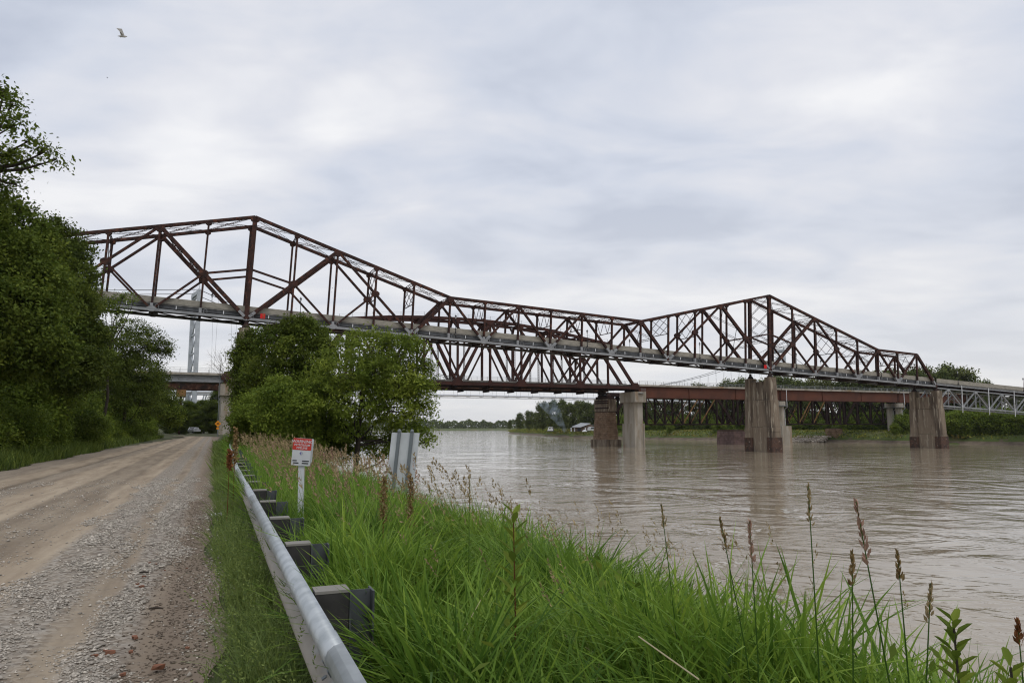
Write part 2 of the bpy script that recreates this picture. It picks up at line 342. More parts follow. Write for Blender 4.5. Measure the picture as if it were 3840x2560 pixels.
# damp brown shoulder on the right edge
sh = t.nodes.new('ShaderNodeMapRange'); sh.inputs[1].default_value = -.62; sh.inputs[2].default_value = -.3; L_(w2.outputs[0], sh.inputs[0])
shm = t.nodes.new('ShaderNodeMath'); shm.operation = 'MULTIPLY'; shm.inputs[1].default_value = .75; L_(sh.outputs[0], shm.inputs[0])
g2 = t.nodes.new('ShaderNodeMix'); g2.data_type = 'RGBA'; L_(shm.outputs[0], g2.inputs[0]); L_(gx.outputs[2], g2.inputs[6]); g2.inputs[7].default_value = (.19, .147, .112, 1)
tr_ = t.nodes.new('ShaderNodeValToRGB'); L_(mr.outputs[0], tr_.inputs[0]); els = tr_.color_ramp.elements     # packed pale wheel tracks and darker churned ruts
tone = [(-7.5, .8), (-6.0, .86), (-5.85, 1.02), (-5.3, .98), (-5.12, .55), (-4.98, .82), (-4.45, .9), (-4.25, 1.08), (-3.45, 1.06), (-3.28, .74), (-2.9, .84), (-2.4, .76), (-2.22, 1.02), (-1.78, 1.05), (-1.68, .95), (-1.15, .95), (-1.0, .82), (-.85, .95), (.2, .95)]
for i, (x, c_) in enumerate(tone):
    p_ = (x + 7.6) / 8.0; el = els[i] if i < 2 else els.new(p_); el.position = p_; el.color = (c_ * .98, c_ * .98, c_ * .98, 1)
tm_ = t.nodes.new('ShaderNodeMix'); tm_.data_type = 'RGBA'; tm_.blend_type = 'MULTIPLY'; tm_.inputs[0].default_value = 1; L_(g2.outputs[2], tm_.inputs[6]); L_(tr_.outputs[0], tm_.inputs[7])
L_(tm_.outputs[2], b.inputs['Base Color'])
bp = t.nodes.new('ShaderNodeBump'); bp.inputs['Strength'].default_value = .55; bp.inputs['Distance'].default_value = .02
bm_ = t.nodes.new('ShaderNodeMath'); bm_.operation = 'MULTIPLY'; L_(vo.outputs['Distance'], bm_.inputs[0]); L_(gb.outputs[0], bm_.inputs[1])
bs = t.nodes.new('ShaderNodeMath'); bs.operation = 'SUBTRACT'; L_(ng.outputs[0], bs.inputs[0]); L_(bm_.outputs[0], bs.inputs[1])
L_(bs.outputs[0], bp.inputs['Height']); L_(bp.outputs[0], b.inputs['Normal'])
MT['road'] = m
def road_z(L, s):
    L = np.asarray(L, float); s = np.asarray(s, float); z = .02 - .004 * np.abs(L + 3.6)
    for c_, w_, d_ in ((-5.1, .16, .035), (-3.9, .5, .02), (-2.15, .3, .025), (-1.0, .12, .018), (-.3, .2, .015)): z = z - d_ * np.exp(-((L - c_ - .07 * np.sin(s * .35)) / w_) ** 2)
    return z + .012 * gravel_cover(L) + .004 * np.sin(L * 9 + s * 3.1) * np.sin(s * 4.3 - L * 5)
rs = np.concatenate([np.linspace(-8, 2, 8), np.linspace(2.2, 25, 160), np.linspace(25.5, 150, 130)]); rl = np.linspace(0, 1, 72)
def road_pt(a, s):
    l0 = -7.35 + np.clip(s - 60, 0, 90) * .03 + .22 * np.sin(s * .6) + .12 * np.sin(s * 1.9 + 1); r0 = .06 + .10 * np.sin(s * .8 + 2) + .06 * np.sin(s * 2.3)
    L = l0 + (r0 - l0) * a; return np.stack([L + np.clip(s - 60, 0, 70) ** 2 * .00016 - np.clip(s - 128, 0, 99) ** 2 * .01, s, road_z(L, s)], -1)
o = link('road', grid_mesh('road', rl, rs, road_pt), 'road'); o.rotation_euler = (0, 0, HD); tag(o, kind='structure')

# river
m = bpy.data.materials.new('river_water'); m.use_nodes = True; t = m.node_tree; b = t.nodes['Principled BSDF']; L_ = t.links.new
b.inputs['Roughness'].default_value = .045; b.inputs['IOR'].default_value = 1.33; b.inputs['Specular IOR Level'].default_value = .5
tc = t.nodes.new('ShaderNodeTexCoord')
def wnoise(sc, sxyz, dt, rot=0., dist=0.):
    mp = t.nodes.new('ShaderNodeMapping'); mp.inputs['Scale'].default_value = sxyz; mp.inputs['Rotation'].default_value = (0, 0, rot); L_(tc.outputs['Object'], mp.inputs[0])
    n = t.nodes.new('ShaderNodeTexNoise'); n.inputs['Scale'].default_value = sc; n.inputs['Detail'].default_value = dt; n.inputs['Roughness'].default_value = .5; n.inputs['Distortion'].default_value = dist; L_(mp.outputs[0], n.inputs[0]); return n
na = wnoise(.10, (1, 1, 1), 4, .3, 2.2); nb = wnoise(.45, (1, 1.3, 1), 4, .5, 1.6); nc = wnoise(2.2, (1, 1.2, 1), 3, .2, .5)
# calm patches between ripples
npch = wnoise(.045, (1, 1.5, 1), 5, .4, 2.5)
pr = t.nodes.new('ShaderNodeMapRange'); pr.inputs[1].default_value = .42; pr.inputs[2].default_value = .6; pr.inputs[3].default_value = .03; pr.inputs[4].default_value = 1.15; L_(npch.outputs[0], pr.inputs[0])
s1 = t.nodes.new('ShaderNodeMath'); s1.operation = 'MULTIPLY'; s1.inputs[1].default_value = .36; L_(nb.outputs[0], s1.inputs[0])
s2 = t.nodes.new('ShaderNodeMath'); s2.operation = 'MULTIPLY_ADD'; s2.inputs[1].default_value = .12; L_(nc.outputs[0], s2.inputs[0]); L_(s1.outputs[0], s2.inputs[2])
s3 = t.nodes.new('ShaderNodeMath'); s3.operation = 'MULTIPLY'; L_(s2.outputs[0], s3.inputs[0]); L_(pr.outputs[0], s3.inputs[1])
s4 = t.nodes.new('ShaderNodeMath'); s4.operation = 'MULTIPLY_ADD'; s4.inputs[1].default_value = 1.7; L_(na.outputs[0], s4.inputs[0]); L_(s3.outputs[0], s4.inputs[2])
bp = t.nodes.new('ShaderNodeBump'); bp.inputs['Strength'].default_value = .5; bp.inputs['Distance'].default_value = .28; L_(s4.outputs[0], bp.inputs['Height']); L_(bp.outputs[0], b.inputs['Normal'])
cx = t.nodes.new('ShaderNodeMix'); cx.data_type = 'RGBA'; L_(npch.outputs[0], cx.inputs[0]); cx.inputs[6].default_value = (.265, .215, .148, 1); cx.inputs[7].default_value = (.35, .288, .205, 1)
L_(cx.outputs[2], b.inputs['Base Color'])
MT['water'] = m
o = MB().add([(-3000, -400, WZ), (4000, -400, WZ), (4000, 7000, WZ), (-3000, 7000, WZ)], [(0, 1, 2, 3)]).build('river', 'water'); tag(o, kind='structure')

# far bank: water line from the right edge of the picture round to the point far upstream
BANK = [(205, 150), (165, 233), (139, 262), (112, 290), (80, 342), (45, 397), (28, 470), (14, 560), (0, 660), (-4, 720), (30, 800), (120, 900), (600, 1200)]
MT['bankgrass'] = mat('bank_grass', (.075, .105, .026), .95, col2=(.13, .12, .05), scale=.09, lo=.45, hi=.65, col3=(.12, .095, .065), scale3=.3, lo3=.6, hi3=.7, bump=.5, bscale=1.5, bdist=.2)
def bank_pts():
    P = []
    for (x0, y0), (x1, y1) in zip(BANK[:-1], BANK[1:]):
        n = max(2, int(math.hypot(x1 - x0, y1 - y0) / 6))
        for i in range(n): P.append((x0 + (x1 - x0) * i / n, y0 + (y1 - y0) * i / n))
    P.append(BANK[-1]); P = np.array(P); T = np.gradient(P, axis=0); T /= np.linalg.norm(T, axis=1)[:, None]
    k = np.ones(9) / 9
    N = np.stack([T[:, 1], -T[:, 0]], 1); N = np.stack([np.convolve(np.pad(N[:, i], 4, 'edge'), k, 'valid') for i in range(2)], 1)
    N = N * .25 + V(.9, .45) * .75
    return P, N / np.linalg.norm(N, axis=1)[:, None]
BP, BN = bank_pts()
offs = [-4, 0, 1.2, 2.5, 4, 7, 11, 18, 30, 60, 120, 250, 600]; hts = [WZ - 1.5, WZ + .02, WZ + .8, WZ + 1.9, WZ + 2.7, -1.5, -.9, -.6, -.5, -.4, -.2, 0, 0]
rows = []
r_ = np.random.default_rng(5)
for d_, h_ in zip(offs, hts):
    j = r_.normal(0, 1, len(BP)); j = np.convolve(j, np.ones(3) / 3, 'same')
    q = BP + BN * (d_ + (j * .7)[:, None] * (1 if -1 < d_ < 30 else .0)); rows.append(np.column_stack([q, np.full(len(BP), h_) + (j * .22 if d_ > 1 else 0)]))
P = np.stack(rows, 0); n, k_ = P.shape[:2]; idx = np.arange(n * k_).reshape(n, k_)
q = np.stack([idx[:-1, :-1], idx[:-1, 1:], idx[1:, 1:], idx[1:, :-1]], -1).reshape(-1, 4)
o = link('far_bank', np_mesh('far_bank', P.reshape(-1, 3), q, smooth=True), 'bankgrass'); tag(o, kind='structure')
MT['mud'] = mat('river_mud', (.17, .135, .098), .85, col2=(.11, .085, .062), scale=.5, bump=.4, bscale=2, bdist=.1)
rows = []
for d_, h_ in ((-1.5, WZ - .3), (-.2, WZ + .05), (.6, WZ + .42), (1.3, WZ + .85), (1.7, WZ + 1.0), (2.0, WZ + .8)):
    j = np.convolve(r_.normal(0, 1, len(BP)), np.ones(2) / 2, 'same'); rows.append(np.column_stack([BP + BN * (d_ - .35 + j * .45)[:, None], np.full(len(BP), h_) + (j * .15 if d_ > 0 else 0)]))
P = np.stack(rows, 0); n, k_ = P.shape[:2]; idx = np.arange(n * k_).reshape(n, k_); q = np.stack([idx[:-1, :-1], idx[:-1, 1:], idx[1:, 1:], idx[1:, :-1]], -1).reshape(-1, 4)
o = link('muddy_shore', np_mesh('muddy_shore', P.reshape(-1, 3), q, smooth=False), 'mud'); tag(o, kind='structure')
# far shore beyond the bend
o = grid_mesh('far_shore', np.linspace(-1800, 1200, 60), np.array([1380, 1386, 1400, 1460, 2600, 6800.]), lambda a, b_: np.stack([a, b_ + 25 * np.sin(a * .006), np.interp(b_, [1380, 1386, 1400, 1460, 6800], [WZ - .4, WZ + .8, WZ + 2.4, WZ + 3.2, WZ + 6])], -1))
o = link('far_shore', o, 'bankgrass'); tag(o, kind='structure')

# ------------------------------------------------------------------ highway cantilever truss bridge
TH = .4223; HU = V(math.cos(TH), math.sin(TH), 0); HN = V(-math.sin(TH), math.cos(TH), 0)
H0 = V(-47.5, 126.567, 19.2503 + CZ); GR, CV, TL, HW = -.0464, .0902e-4, .0447, 6.8; PN = 7.62
def hw(s, n, t): return V(H0[0], H0[1], 0) + HU * (s + TL * t) + HN * n + V(0, 0, H0[2] + GR * s + CV * (s - 61) ** 2 + t)
def hk(k):
    k = abs(k) if k < 8 else abs(k - 16)
    return 18.767 + (8.338 - 18.767) * k / 5 if k <= 5 else 8.36
Z = V(0, 0, 1)
bridge = thing('highway_truss_bridge', hw(0, 0, 0), 'long rusty red cantilever truss road bridge with silver bottom chord and concrete parapet', 'bridge')
def part(mb, name, m, parent=None): return mb.build(name, m, parent or bridge)
def mid(k, n):       # middle node of the subdivided panels
    return {-3: .5, -1: .5, 1: .5, 3: .5, 13: .5, 15: .5, 17: .5, 19: .5}[k]
def node(k, n, top): return hw(PN * k, n, hk(k) if top else 0)
def along(a, b_, f): return a + (b_ - a) * f
def plate(c, n_in, r, w, u_=None, name='gusset_plate', m='rust', sq=.75):
    uu = HU if u_ is None else u_; poly = []
    for i in range(8):
        t_ = math.pi / 8 + i * math.pi / 4; poly.append(c - HN * w / 2 + uu * math.cos(t_) * r + Z * math.sin(t_) * r * sq)
    return part(MB().prism(poly, HN * w), name, m)
MAIN = [(0, -2), (0, 2), (4, 2), (-4, -2), (4, 5), (-4, -5), (6, 5), (-6, -5), (6, 7), (-6, -7), (8, 7), (8, 9), (10, 9), (10, 11), (12, 11), (12, 14), (16, 14),
        (16, 18), (20, 18), (20, 21), (22, 21), (22, 23), (24, 23), (-8, -7)]      # (bottom node, top node)
SUBS = [(-1, 0, -2, -2), (1, 0, 2, 2), (3, 4, 2, 2), (-3, -4, -2, -2), (13, 12, 14, 14), (15, 16, 14, 14), (17, 16, 18, 18), (19, 20, 18, 18)]   # mid k, main bottom, main top, foot of the sub strut
MIDPT = {}
for n in (0., HW):
    tk = list(range(-7, 24))
    for k in tk[:-1]:
        part(MB().beam(node(k, n, 1), node(k + 1, n, 1), .62, .52, HN, .0), 'top_chord', 'rust')
    for bk, tk_ in MAIN:
        a, c = node(bk, n, 0), node(tk_, n, 1)
        heavy = abs(bk) in (0,) or bk == 16 or (bk, tk_) in ((4, 5), (-4, -5), (12, 11), (24, 23), (-8, -7))
        mb = MB(); w = .62 if heavy else .5
        d_ = unit(c - a)
        if heavy: mb.hsec(a, c, w, .66, HN, .07)
        else: mb.hsec(a, c, w, .40, HN, .06)
        part(mb, 'diagonal', 'rust')
        foot = MB().beam(a + d_ * .55, a + d_ * 1.9, w + .05, .5, HN); part(foot, 'diagonal_foot', 'silver')
    for k, bk, tk_, foot in SUBS:
        f = .5; P_ = along(node(bk, n, 0), node(tk_, n, 1), f); MIDPT[(k, n)] = P_
        part(MB().hsec(P_, node(foot, n, 0), .42, .34, HN, .05), 'sub_strut', 'rust')
        plate(P_, 0, .82, .6)
    for k in range(-7, 24):
        top, bot = node(k, n, 1), node(k, n, 0); main = k in (0, 16)
        mb = MB()
        if main: mb.hsec(bot, top, .66, .78, HN, .08)
        else: mb.hsec(bot, top, .44, .34, HN, .05)
        part(mb, 'post', 'rust')
        part(MB().beam(bot + Z * .2, bot + Z * 1.1, .5, .46, HN), 'post_foot', 'silver')
        if k in (0, 16, 2, -2, 14, 18, 5, -5, 11, 21): plate(top - Z * .42, 0, .8, .66)
        elif k % 2: plate(top - Z * .3, 0, .55, .6)
        else: plate(top - Z * .22, 0, .45, .6)
        if k % 2 == 0: plate(bot + Z * .12, 0, .85, .54, m='silver', sq=.55)
        if n == 0.:
            h_ = bot - HN * .42 + HU * .55 + Z * .1; pts = [h_, h_ + Z * .55, h_ + HU * .1 + Z * .75, h_ + HU * .3 + Z * .82, h_ + HU * .48 + Z * .72, h_ + HU * .55 + Z * .5, h_ + HU * .55]
            part(MB().tube(pts, .03, 5), 'hoop', 'silver')
    for k in (-1, 1, 15, 17):
        P0_ = MIDPT[(k, n)]; kk = 0 if k < 8 else 16; hh = hk(kk) * .0
        # level strut from the mid node to the tower post
        t_ = hk(0) * 0 + (P0_[2] - hw(PN * k, 0, 0)[2]); part(MB().hsec(P0_, hw(PN * kk, n, t_ + 1.75), .4, .34, HN, .05), 'mid_strut', 'rust')
    for k in range(-8, 24):
        a, c = hw(PN * k, n, 0), hw(PN * (k + 1), n, 0)
        part(MB().hsec(a, c, .5, .46, HN, .1), 'bottom_chord', 'silver')
# top struts, laterals and sway frames between the two trusses
def between(k, t): return hw(PN * k, .3, t), hw(PN * k, HW - .3, t)
for k in range(-7, 24):
    h = hk(k); a, c = between(k, h - .05); mb = MB().lace(a, c, .7, Z, .55, .1, .05); part(mb, 'top_strut', 'rust')
    if k < 23:
        for n0, n1 in ((.3, HW - .3), (HW - .3, .3)):
            a = hw(PN * k, n0, hk(k) + .12 * (1 if n0 > 1 else -1)); c = hw(PN * (k + 1), n1, hk(k + 1) + .12 * (1 if n0 > 1 else -1))
            part(MB().lace(a, c, .42, Z * .7 + HU * .7, .42, .07, .045), 'lateral_brace', 'rust')
    if k in (0, 16):
        lv = [h - .5, h - 4.3, h - 8.1, h - 11.4]
        for i in range(3):
            for n0, n1 in ((.3, HW - .3), (HW - .3, .3)): part(MB().lace(hw(PN * k, n0, lv[i]), hw(PN * k, n1, lv[i + 1]), .42, Z, .45, .07, .045), 'sway_brace', 'rust')
        part(MB().lace(hw(PN * k, .3, lv[3]), hw(PN * k, HW - .3, lv[3]), .6, Z, .5, .09, .05), 'portal_strut', 'rust')
    elif k in (2, -2, 14, 18, 5, -5, 11, 21, 1, -1, 15, 17): pass
    else:
        d_ = 3.4 if h < 9 else min(h - 6.2, 6.6)
        a, c = between(k, h - d_); part(MB().beam(a, c, .12, .16, HU), 'sway_strut', 'rust')
        if h < 9:
            for f0, f1 in ((.0, .25), (.5, .25), (.5, .75), (1., .75)):
                n0, n1 = .3 + (HW - .6) * f0, .3 + (HW - .6) * f1
                part(MB().beam(hw(PN * k, n0, h - .4), hw(PN * k, n1, h - d_), .09, .09, HU), 'sway_rod', 'rust')
        else:
            for (f0, u0, f1, u1) in ((0, 0, .5, .5), (1, 0, .5, .5), (.5, .5, 0, 1), (.5, .5, 1, 1), (0, .5, .5, 0), (.5, 0, 1, .5), (0, .5, .5, 1), (1, .5, .5, 1)):
                part(MB().beam(hw(PN * k, .3 + (HW - .6) * f0, h - .4 - (d_ - .4) * u0), hw(PN * k, .3 + (HW - .6) * f1, h - .4 - (d_ - .4) * u1), .09, .09, HU), 'sway_rod', 'rust')
# portal lattices in the plane of the heavy diagonals
for (tk_, bk, f0, f1) in ((-2, 0, .08, .5), (2, 0, .08, .42), (14, 16, .06, .62), (18, 16, .06, .55), (5, 4, .05, .5), (-5, -4, .05, .5), (11, 12, .05, .45), (21, 20, .05, .42), (23, 24, .05, .42)):
    A = [node(tk_, n, 1) for n in (.3, HW - .3)]; B_ = [node(bk, n, 0) for n in (.3, HW - .3)]
    tiers = 2 if f1 - f0 > .35 and hk(tk_) > 9 else 1
    for i in range(tiers):
        g0 = f0 + (f1 - f0) * i / tiers; g1 = f0 + (f1 - f0) * (i + 1) / tiers; dn = unit(np.cross(B_[0] - A[0], HN))
        for u0, u1 in ((0, 1), (1, 0)):
            part(MB().lace(along(A[u0], B_[u0], g0), along(A[u1], B_[u1], g1), .45, dn * .2 + Z, .42, .08, .05), 'portal_brace', 'rust')
    part(MB().lace(along(A[0], B_[0], f1), along(A[1], B_[1], f1), .5, Z, .45, .09, .05), 'portal_strut', 'rust')
# floor system, slab and parapets
for k in range(-8, 25):
    part(MB().hsec(hw(PN * k, .3, .1), hw(PN * k, HW - .3, .1), .9, .3, Z, .05), 'floor_beam', 'rust_dark')
for n in (1.2, 2.7, 4.1, 5.6):
    mb = MB()
    for k in range(-8, 24): mb.beam(hw(PN * k, n, .8), hw(PN * (k + 1), n, .8), .2, .5, HN)
    part(mb, 'stringer', 'rust_dark')
for n in (.56, HW - .56):
    mb = MB()
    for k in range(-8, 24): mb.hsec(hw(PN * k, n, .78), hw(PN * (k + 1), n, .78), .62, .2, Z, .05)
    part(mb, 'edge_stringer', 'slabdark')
for k in range(-8, 24):
    for n0, n1 in ((.3, HW - .3), (HW - .3, .3)):
        part(MB().beam(hw(PN * k, n0, -.28), hw(PN * (k + 1), n1, -.28), .16, .16, Z), 'lower_lateral', 'rust_dark')
    part(MB().box(PN * k + .01, PN * (k + 1) - .01, .45, HW - .45, 1.12, 1.36, hw), 'deck_slab', 'slab')
    for n0, n1 in ((.42, .64), (HW - .64, HW - .42)):
        part(MB().box(PN * k + .02, PN * (k + 1) - .02, n0, n1, 1.362, 2.36, hw), 'parapet_panel', 'parapet')
    part(MB().box(PN * k + 3.7, PN * k + 3.86, .38, .44, .5, 1.06, hw), 'drain_spout', 'white')
# red navigation boards with white numerals
for s_, lab in ((2.7, '2'), (120.2, None)):
    o = part(MB().box(s_ - .42, s_ + .42, -.36, -.30, .28, 1.16, hw), 'navigation_board', 'red'); o['label'] = 'red square navigation board hung below the parapet'
    if lab:
        NUM = (s_, lab)
# deck truss approach span, silver, to the right of the last pier
span = thing('deck_truss_span', hw(183, 0, -5), 'silver painted deck truss span under the road right of the last pier', 'bridge')
for n in (.2, HW - .2):
    T0, PB = 188.1, 5.95
    tops = [T0 - PB * 2 * 0 + 11.9 * i for i in range(-0, 6)]; bots = [194.03 + 11.9 * i for i in range(6)]
    part(MB().hsec(hw(183.2, n, -.45), hw(258, n, -.45), .4, .3, HN, .05), 'top_chord', 'silver', span)
    part(MB().hsec(hw(184.5, n, -5.35), hw(258, n, -5.35), .42, .4, HN, .06), 'bottom_chord', 'silver', span)
    part(MB().beam(hw(183.4, n, -4.6), hw(T0, n, -.45), .36, .34, HN), 'diagonal', 'silver', span)
    for i in range(6):
        part(MB().beam(hw(tops[i], n, -.45), hw(bots[i], n, -5.35), .34, .26, HN), 'diagonal', 'silver', span)
        if i < 5: part(MB().beam(hw(bots[i], n, -5.35), hw(tops[i + 1], n, -.45), .34, .3, HN), 'diagonal', 'silver', span)
        part(MB().beam(hw(tops[i], n, -5.2), hw(tops[i], n, -.7), .24, .24, HN), 'post', 'silver', span)
        part(MB().beam(hw(bots[i], n, -5.1), hw(bots[i], n, -.6), .3, .26, HN), 'post', 'silver', span)
        for c_, dz in ((hw(tops[i], n, -.72), 1), (hw(bots[i], n, -5.1), -1)):
            part(MB().prism([c_ - HN * .26 - HU * .75 - Z * .4 * dz, c_ - HN * .26 + HU * .75 - Z * .4 * dz, c_ - HN * .26 + HU * .55 + Z * .4 * dz, c_ - HN * .26 - HU * .55 + Z * .4 * dz], HN * .5), 'gusset_plate', 'silver', span)
        if n < 1:
            part(MB().tube([hw(bots[i] - .7, -.35, .9), hw(bots[i] - .7, -.35, -6.9)], .11, 6), 'drain_pipe', 'white', span)
            for t0, t1 in ((-.6, -5.2), (-5.2, -.6)): part(MB().beam(hw(bots[i], .3, t0), hw(bots[i], HW - .3, t1), .12, .12, HU), 'cross_brace', 'silver', span)
for i in range(19):
    s_ = 183.3 + 4. * i
    part(MB().hsec(hw(s_, -.1, .25), hw(s_, HW + .1, .25), .7, .2, Z, .05), 'floor_beam', 'rust_dark', span)
for i in range(10):
    s_ = 183.1 + 7.62 * i
    part(MB().box(s_, s_ + 7.6, -.2, HW + .2, .85, 1.15, hw), 'deck_slab', 'slab', span)
    for n0, n1 in ((-.22, .02), (HW - .02, HW + .22)): part(MB().box(s_ + .01, s_ + 7.59, n0, n1, 1.152, 2.2, hw), 'parapet_panel', 'parapet', span)
for n in (-.05, HW + .05): part(MB().hsec(hw(183.2, n, .6), hw(259, n, .6), .5, .2, Z, .05), 'edge_stringer', 'silver', span)

# concrete river piers of the road bridge
def hpier(s0, ztop, steps, zbot, label, plates=True, wall_drop=.9):
    root = thing('bridge_pier', hw(s0, HW / 2, 0) * V(1, 1, 0) + V(0, 0, zbot), label, 'pier')
    def pb(s, n, z): return V(H0[0], H0[1], 0) + HU * s + HN * n + V(0, 0, z)
    lv = [ztop] + steps + [zbot]
    for i in range(len(lv) - 1):
        e_ = i * .2; zt, zb = lv[i] - (.003 if i else 0), lv[i + 1]
        def blk(ha, n0, n1, z0, z1, fl, nm, ch=0.):
            c = [pb(s0 + a * (ha + (fl if z == z0 else 0)), (n0 - (fl if z == z0 else 0)) if b_ < 0 else (n1 + (fl if z == z0 else 0)), z) for z in (z0, z1) for a, b_ in ((-1, -1), (1, -1), (1, 1), (-1, 1))]
            part(MB().hexa(c), nm, 'brownconc', root)
        for n in (0., HW): blk(1.08 + e_, n - .85 - e_, n + .85 + e_, zb, zt - .12 * (i > 0), .1, 'pier_column' if i < len(lv) - 2 else 'pier_footing')
        if i: # chamfered ledge at every set-back
            for n in (0., HW):
                h_ = 1.08 + e_; c = [pb(s0 + a * (h_ if z == 0 else h_ - .17), n + b_ * (.85 + e_ - (0 if z == 0 else .17)), zt - .118 + z * .118) for z in (0, 1) for a, b_ in ((-1, -1), (1, -1), (1, 1), (-1, 1))]; part(MB().hexa(c), 'ledge', 'brownconc', root)
        blk(.80 + e_, .85 + e_ + .004, HW - .85 - e_ - .004, zb, zt - (wall_drop if i == 0 else .06), .06, 'pier_wall')
        if i == len(lv) - 2:
            for z_ in np.arange(zb + 1.3, zt - 1, 1.9):
                for n in (0., HW): part(MB().box(s0 - 1.13 - e_ - .06, s0 + 1.13 + e_ + .06, n - .9 - e_ - .06, n + .9 + e_ + .06, z_, z_ + .05, pb), 'form_joint', 'brownconc', root)
    if plates:
        e_ = (len(lv) - 2) * .2
        for n, top in ((0., plates), (HW, plates - .15)):
            part(MB().box(s0 - 1.24 - e_, s0 + 1.24 + e_, n - 1.0 - e_, n + (.35 if n == 0 else .9 + e_), zbot, top, pb), 'steel_nosing', 'rustplate', root)
    for n in (0., HW):
        part(MB().lathe(pb(s0, n, ztop - .02), [(.75, 0), (.75, .25), (.35, .75), (.3, 1.3)], 8), 'bearing', 'rust_dark', root)
    return root
hpier(121.92, 13.5, [8.0, 1.28], WZ - 2, 'tall stained concrete pier under the right peak of the rusty truss', WZ + 3.6)
hpier(182.9, 11.2, [6.2, -.85], WZ - 2, 'brown stained concrete pier where rusty truss meets silver deck truss', WZ + 3.3, 1.6)
hpier(0, 19.2, [10.], -4, 'brown concrete pier behind the leafy shrubs left of the river', 0)

# lamp posts along the road bridge
def lamp(s, n, label):
    o = thing('lamp_post', hw(s, n, 1.2), label, 'street lamp', 'lamp posts on the road bridge'); p = hw(s, n, 1.2)
    MB().lathe(p, [(.16, 0), (.16, .12), (.09, .3), (.06, .5), (.05, 3.05)], 8).build('pole', 'black', o)
    MB().box(-.3, .3, -.22, .22, -.25, 0, lambda a, b_, c: p + HU * a + HN * b_ + Z * c).build('bracket', 'slab', o)
    ln = MB().lathe(p + Z * 3.05, [(.05, 0), (.13, .08), (.19, .45), (.16, .5)], 8).build('lantern', 'lampglass', o)
    MB().lathe(p + Z * 3.55, [(.24, 0), (.2, .1), (.05, .25), (.03, .4)], 8).build('cap', 'black', ln)
for k_, tx in ((1.22, 'dark lantern lamp post left of the bare shrub twigs, on the near parapet'), (5.21, 'lamp post on the near parapet just right of the left truss valley'), (9.22, 'lamp post on the near parapet above the right end of the rail truss'),
               (13.23, 'lamp post on the near parapet left of the tall right pier'), (17.21, 'lamp post on the near parapet just right of the tall right pier'), (21.2, 'lamp post on the near parapet inside the last low truss panels')):
    lamp(PN * k_, .3, tx)
for k_, tx in ((-.75, 'lamp post on far parapet beside the distant white pipeline tower'), (3.2, 'lamp post on far parapet above the green bushes'), (7.2, 'lamp post on far parapet behind the middle of the low truss'), (11.2, 'lamp post on far parapet behind the right truss valley'),
               (15.2, 'lamp post on far parapet left of the right truss peak'), (19.2, 'lamp post on far parapet under the right descending top chord')):
    lamp(PN * k_, HW - .3, tx)
lamp(PN * 25.2, -.3, 'first lamp post right of the last pier, before the trees'); lamp(PN * 29.15, -.3, 'lamp post at the right edge of the picture')

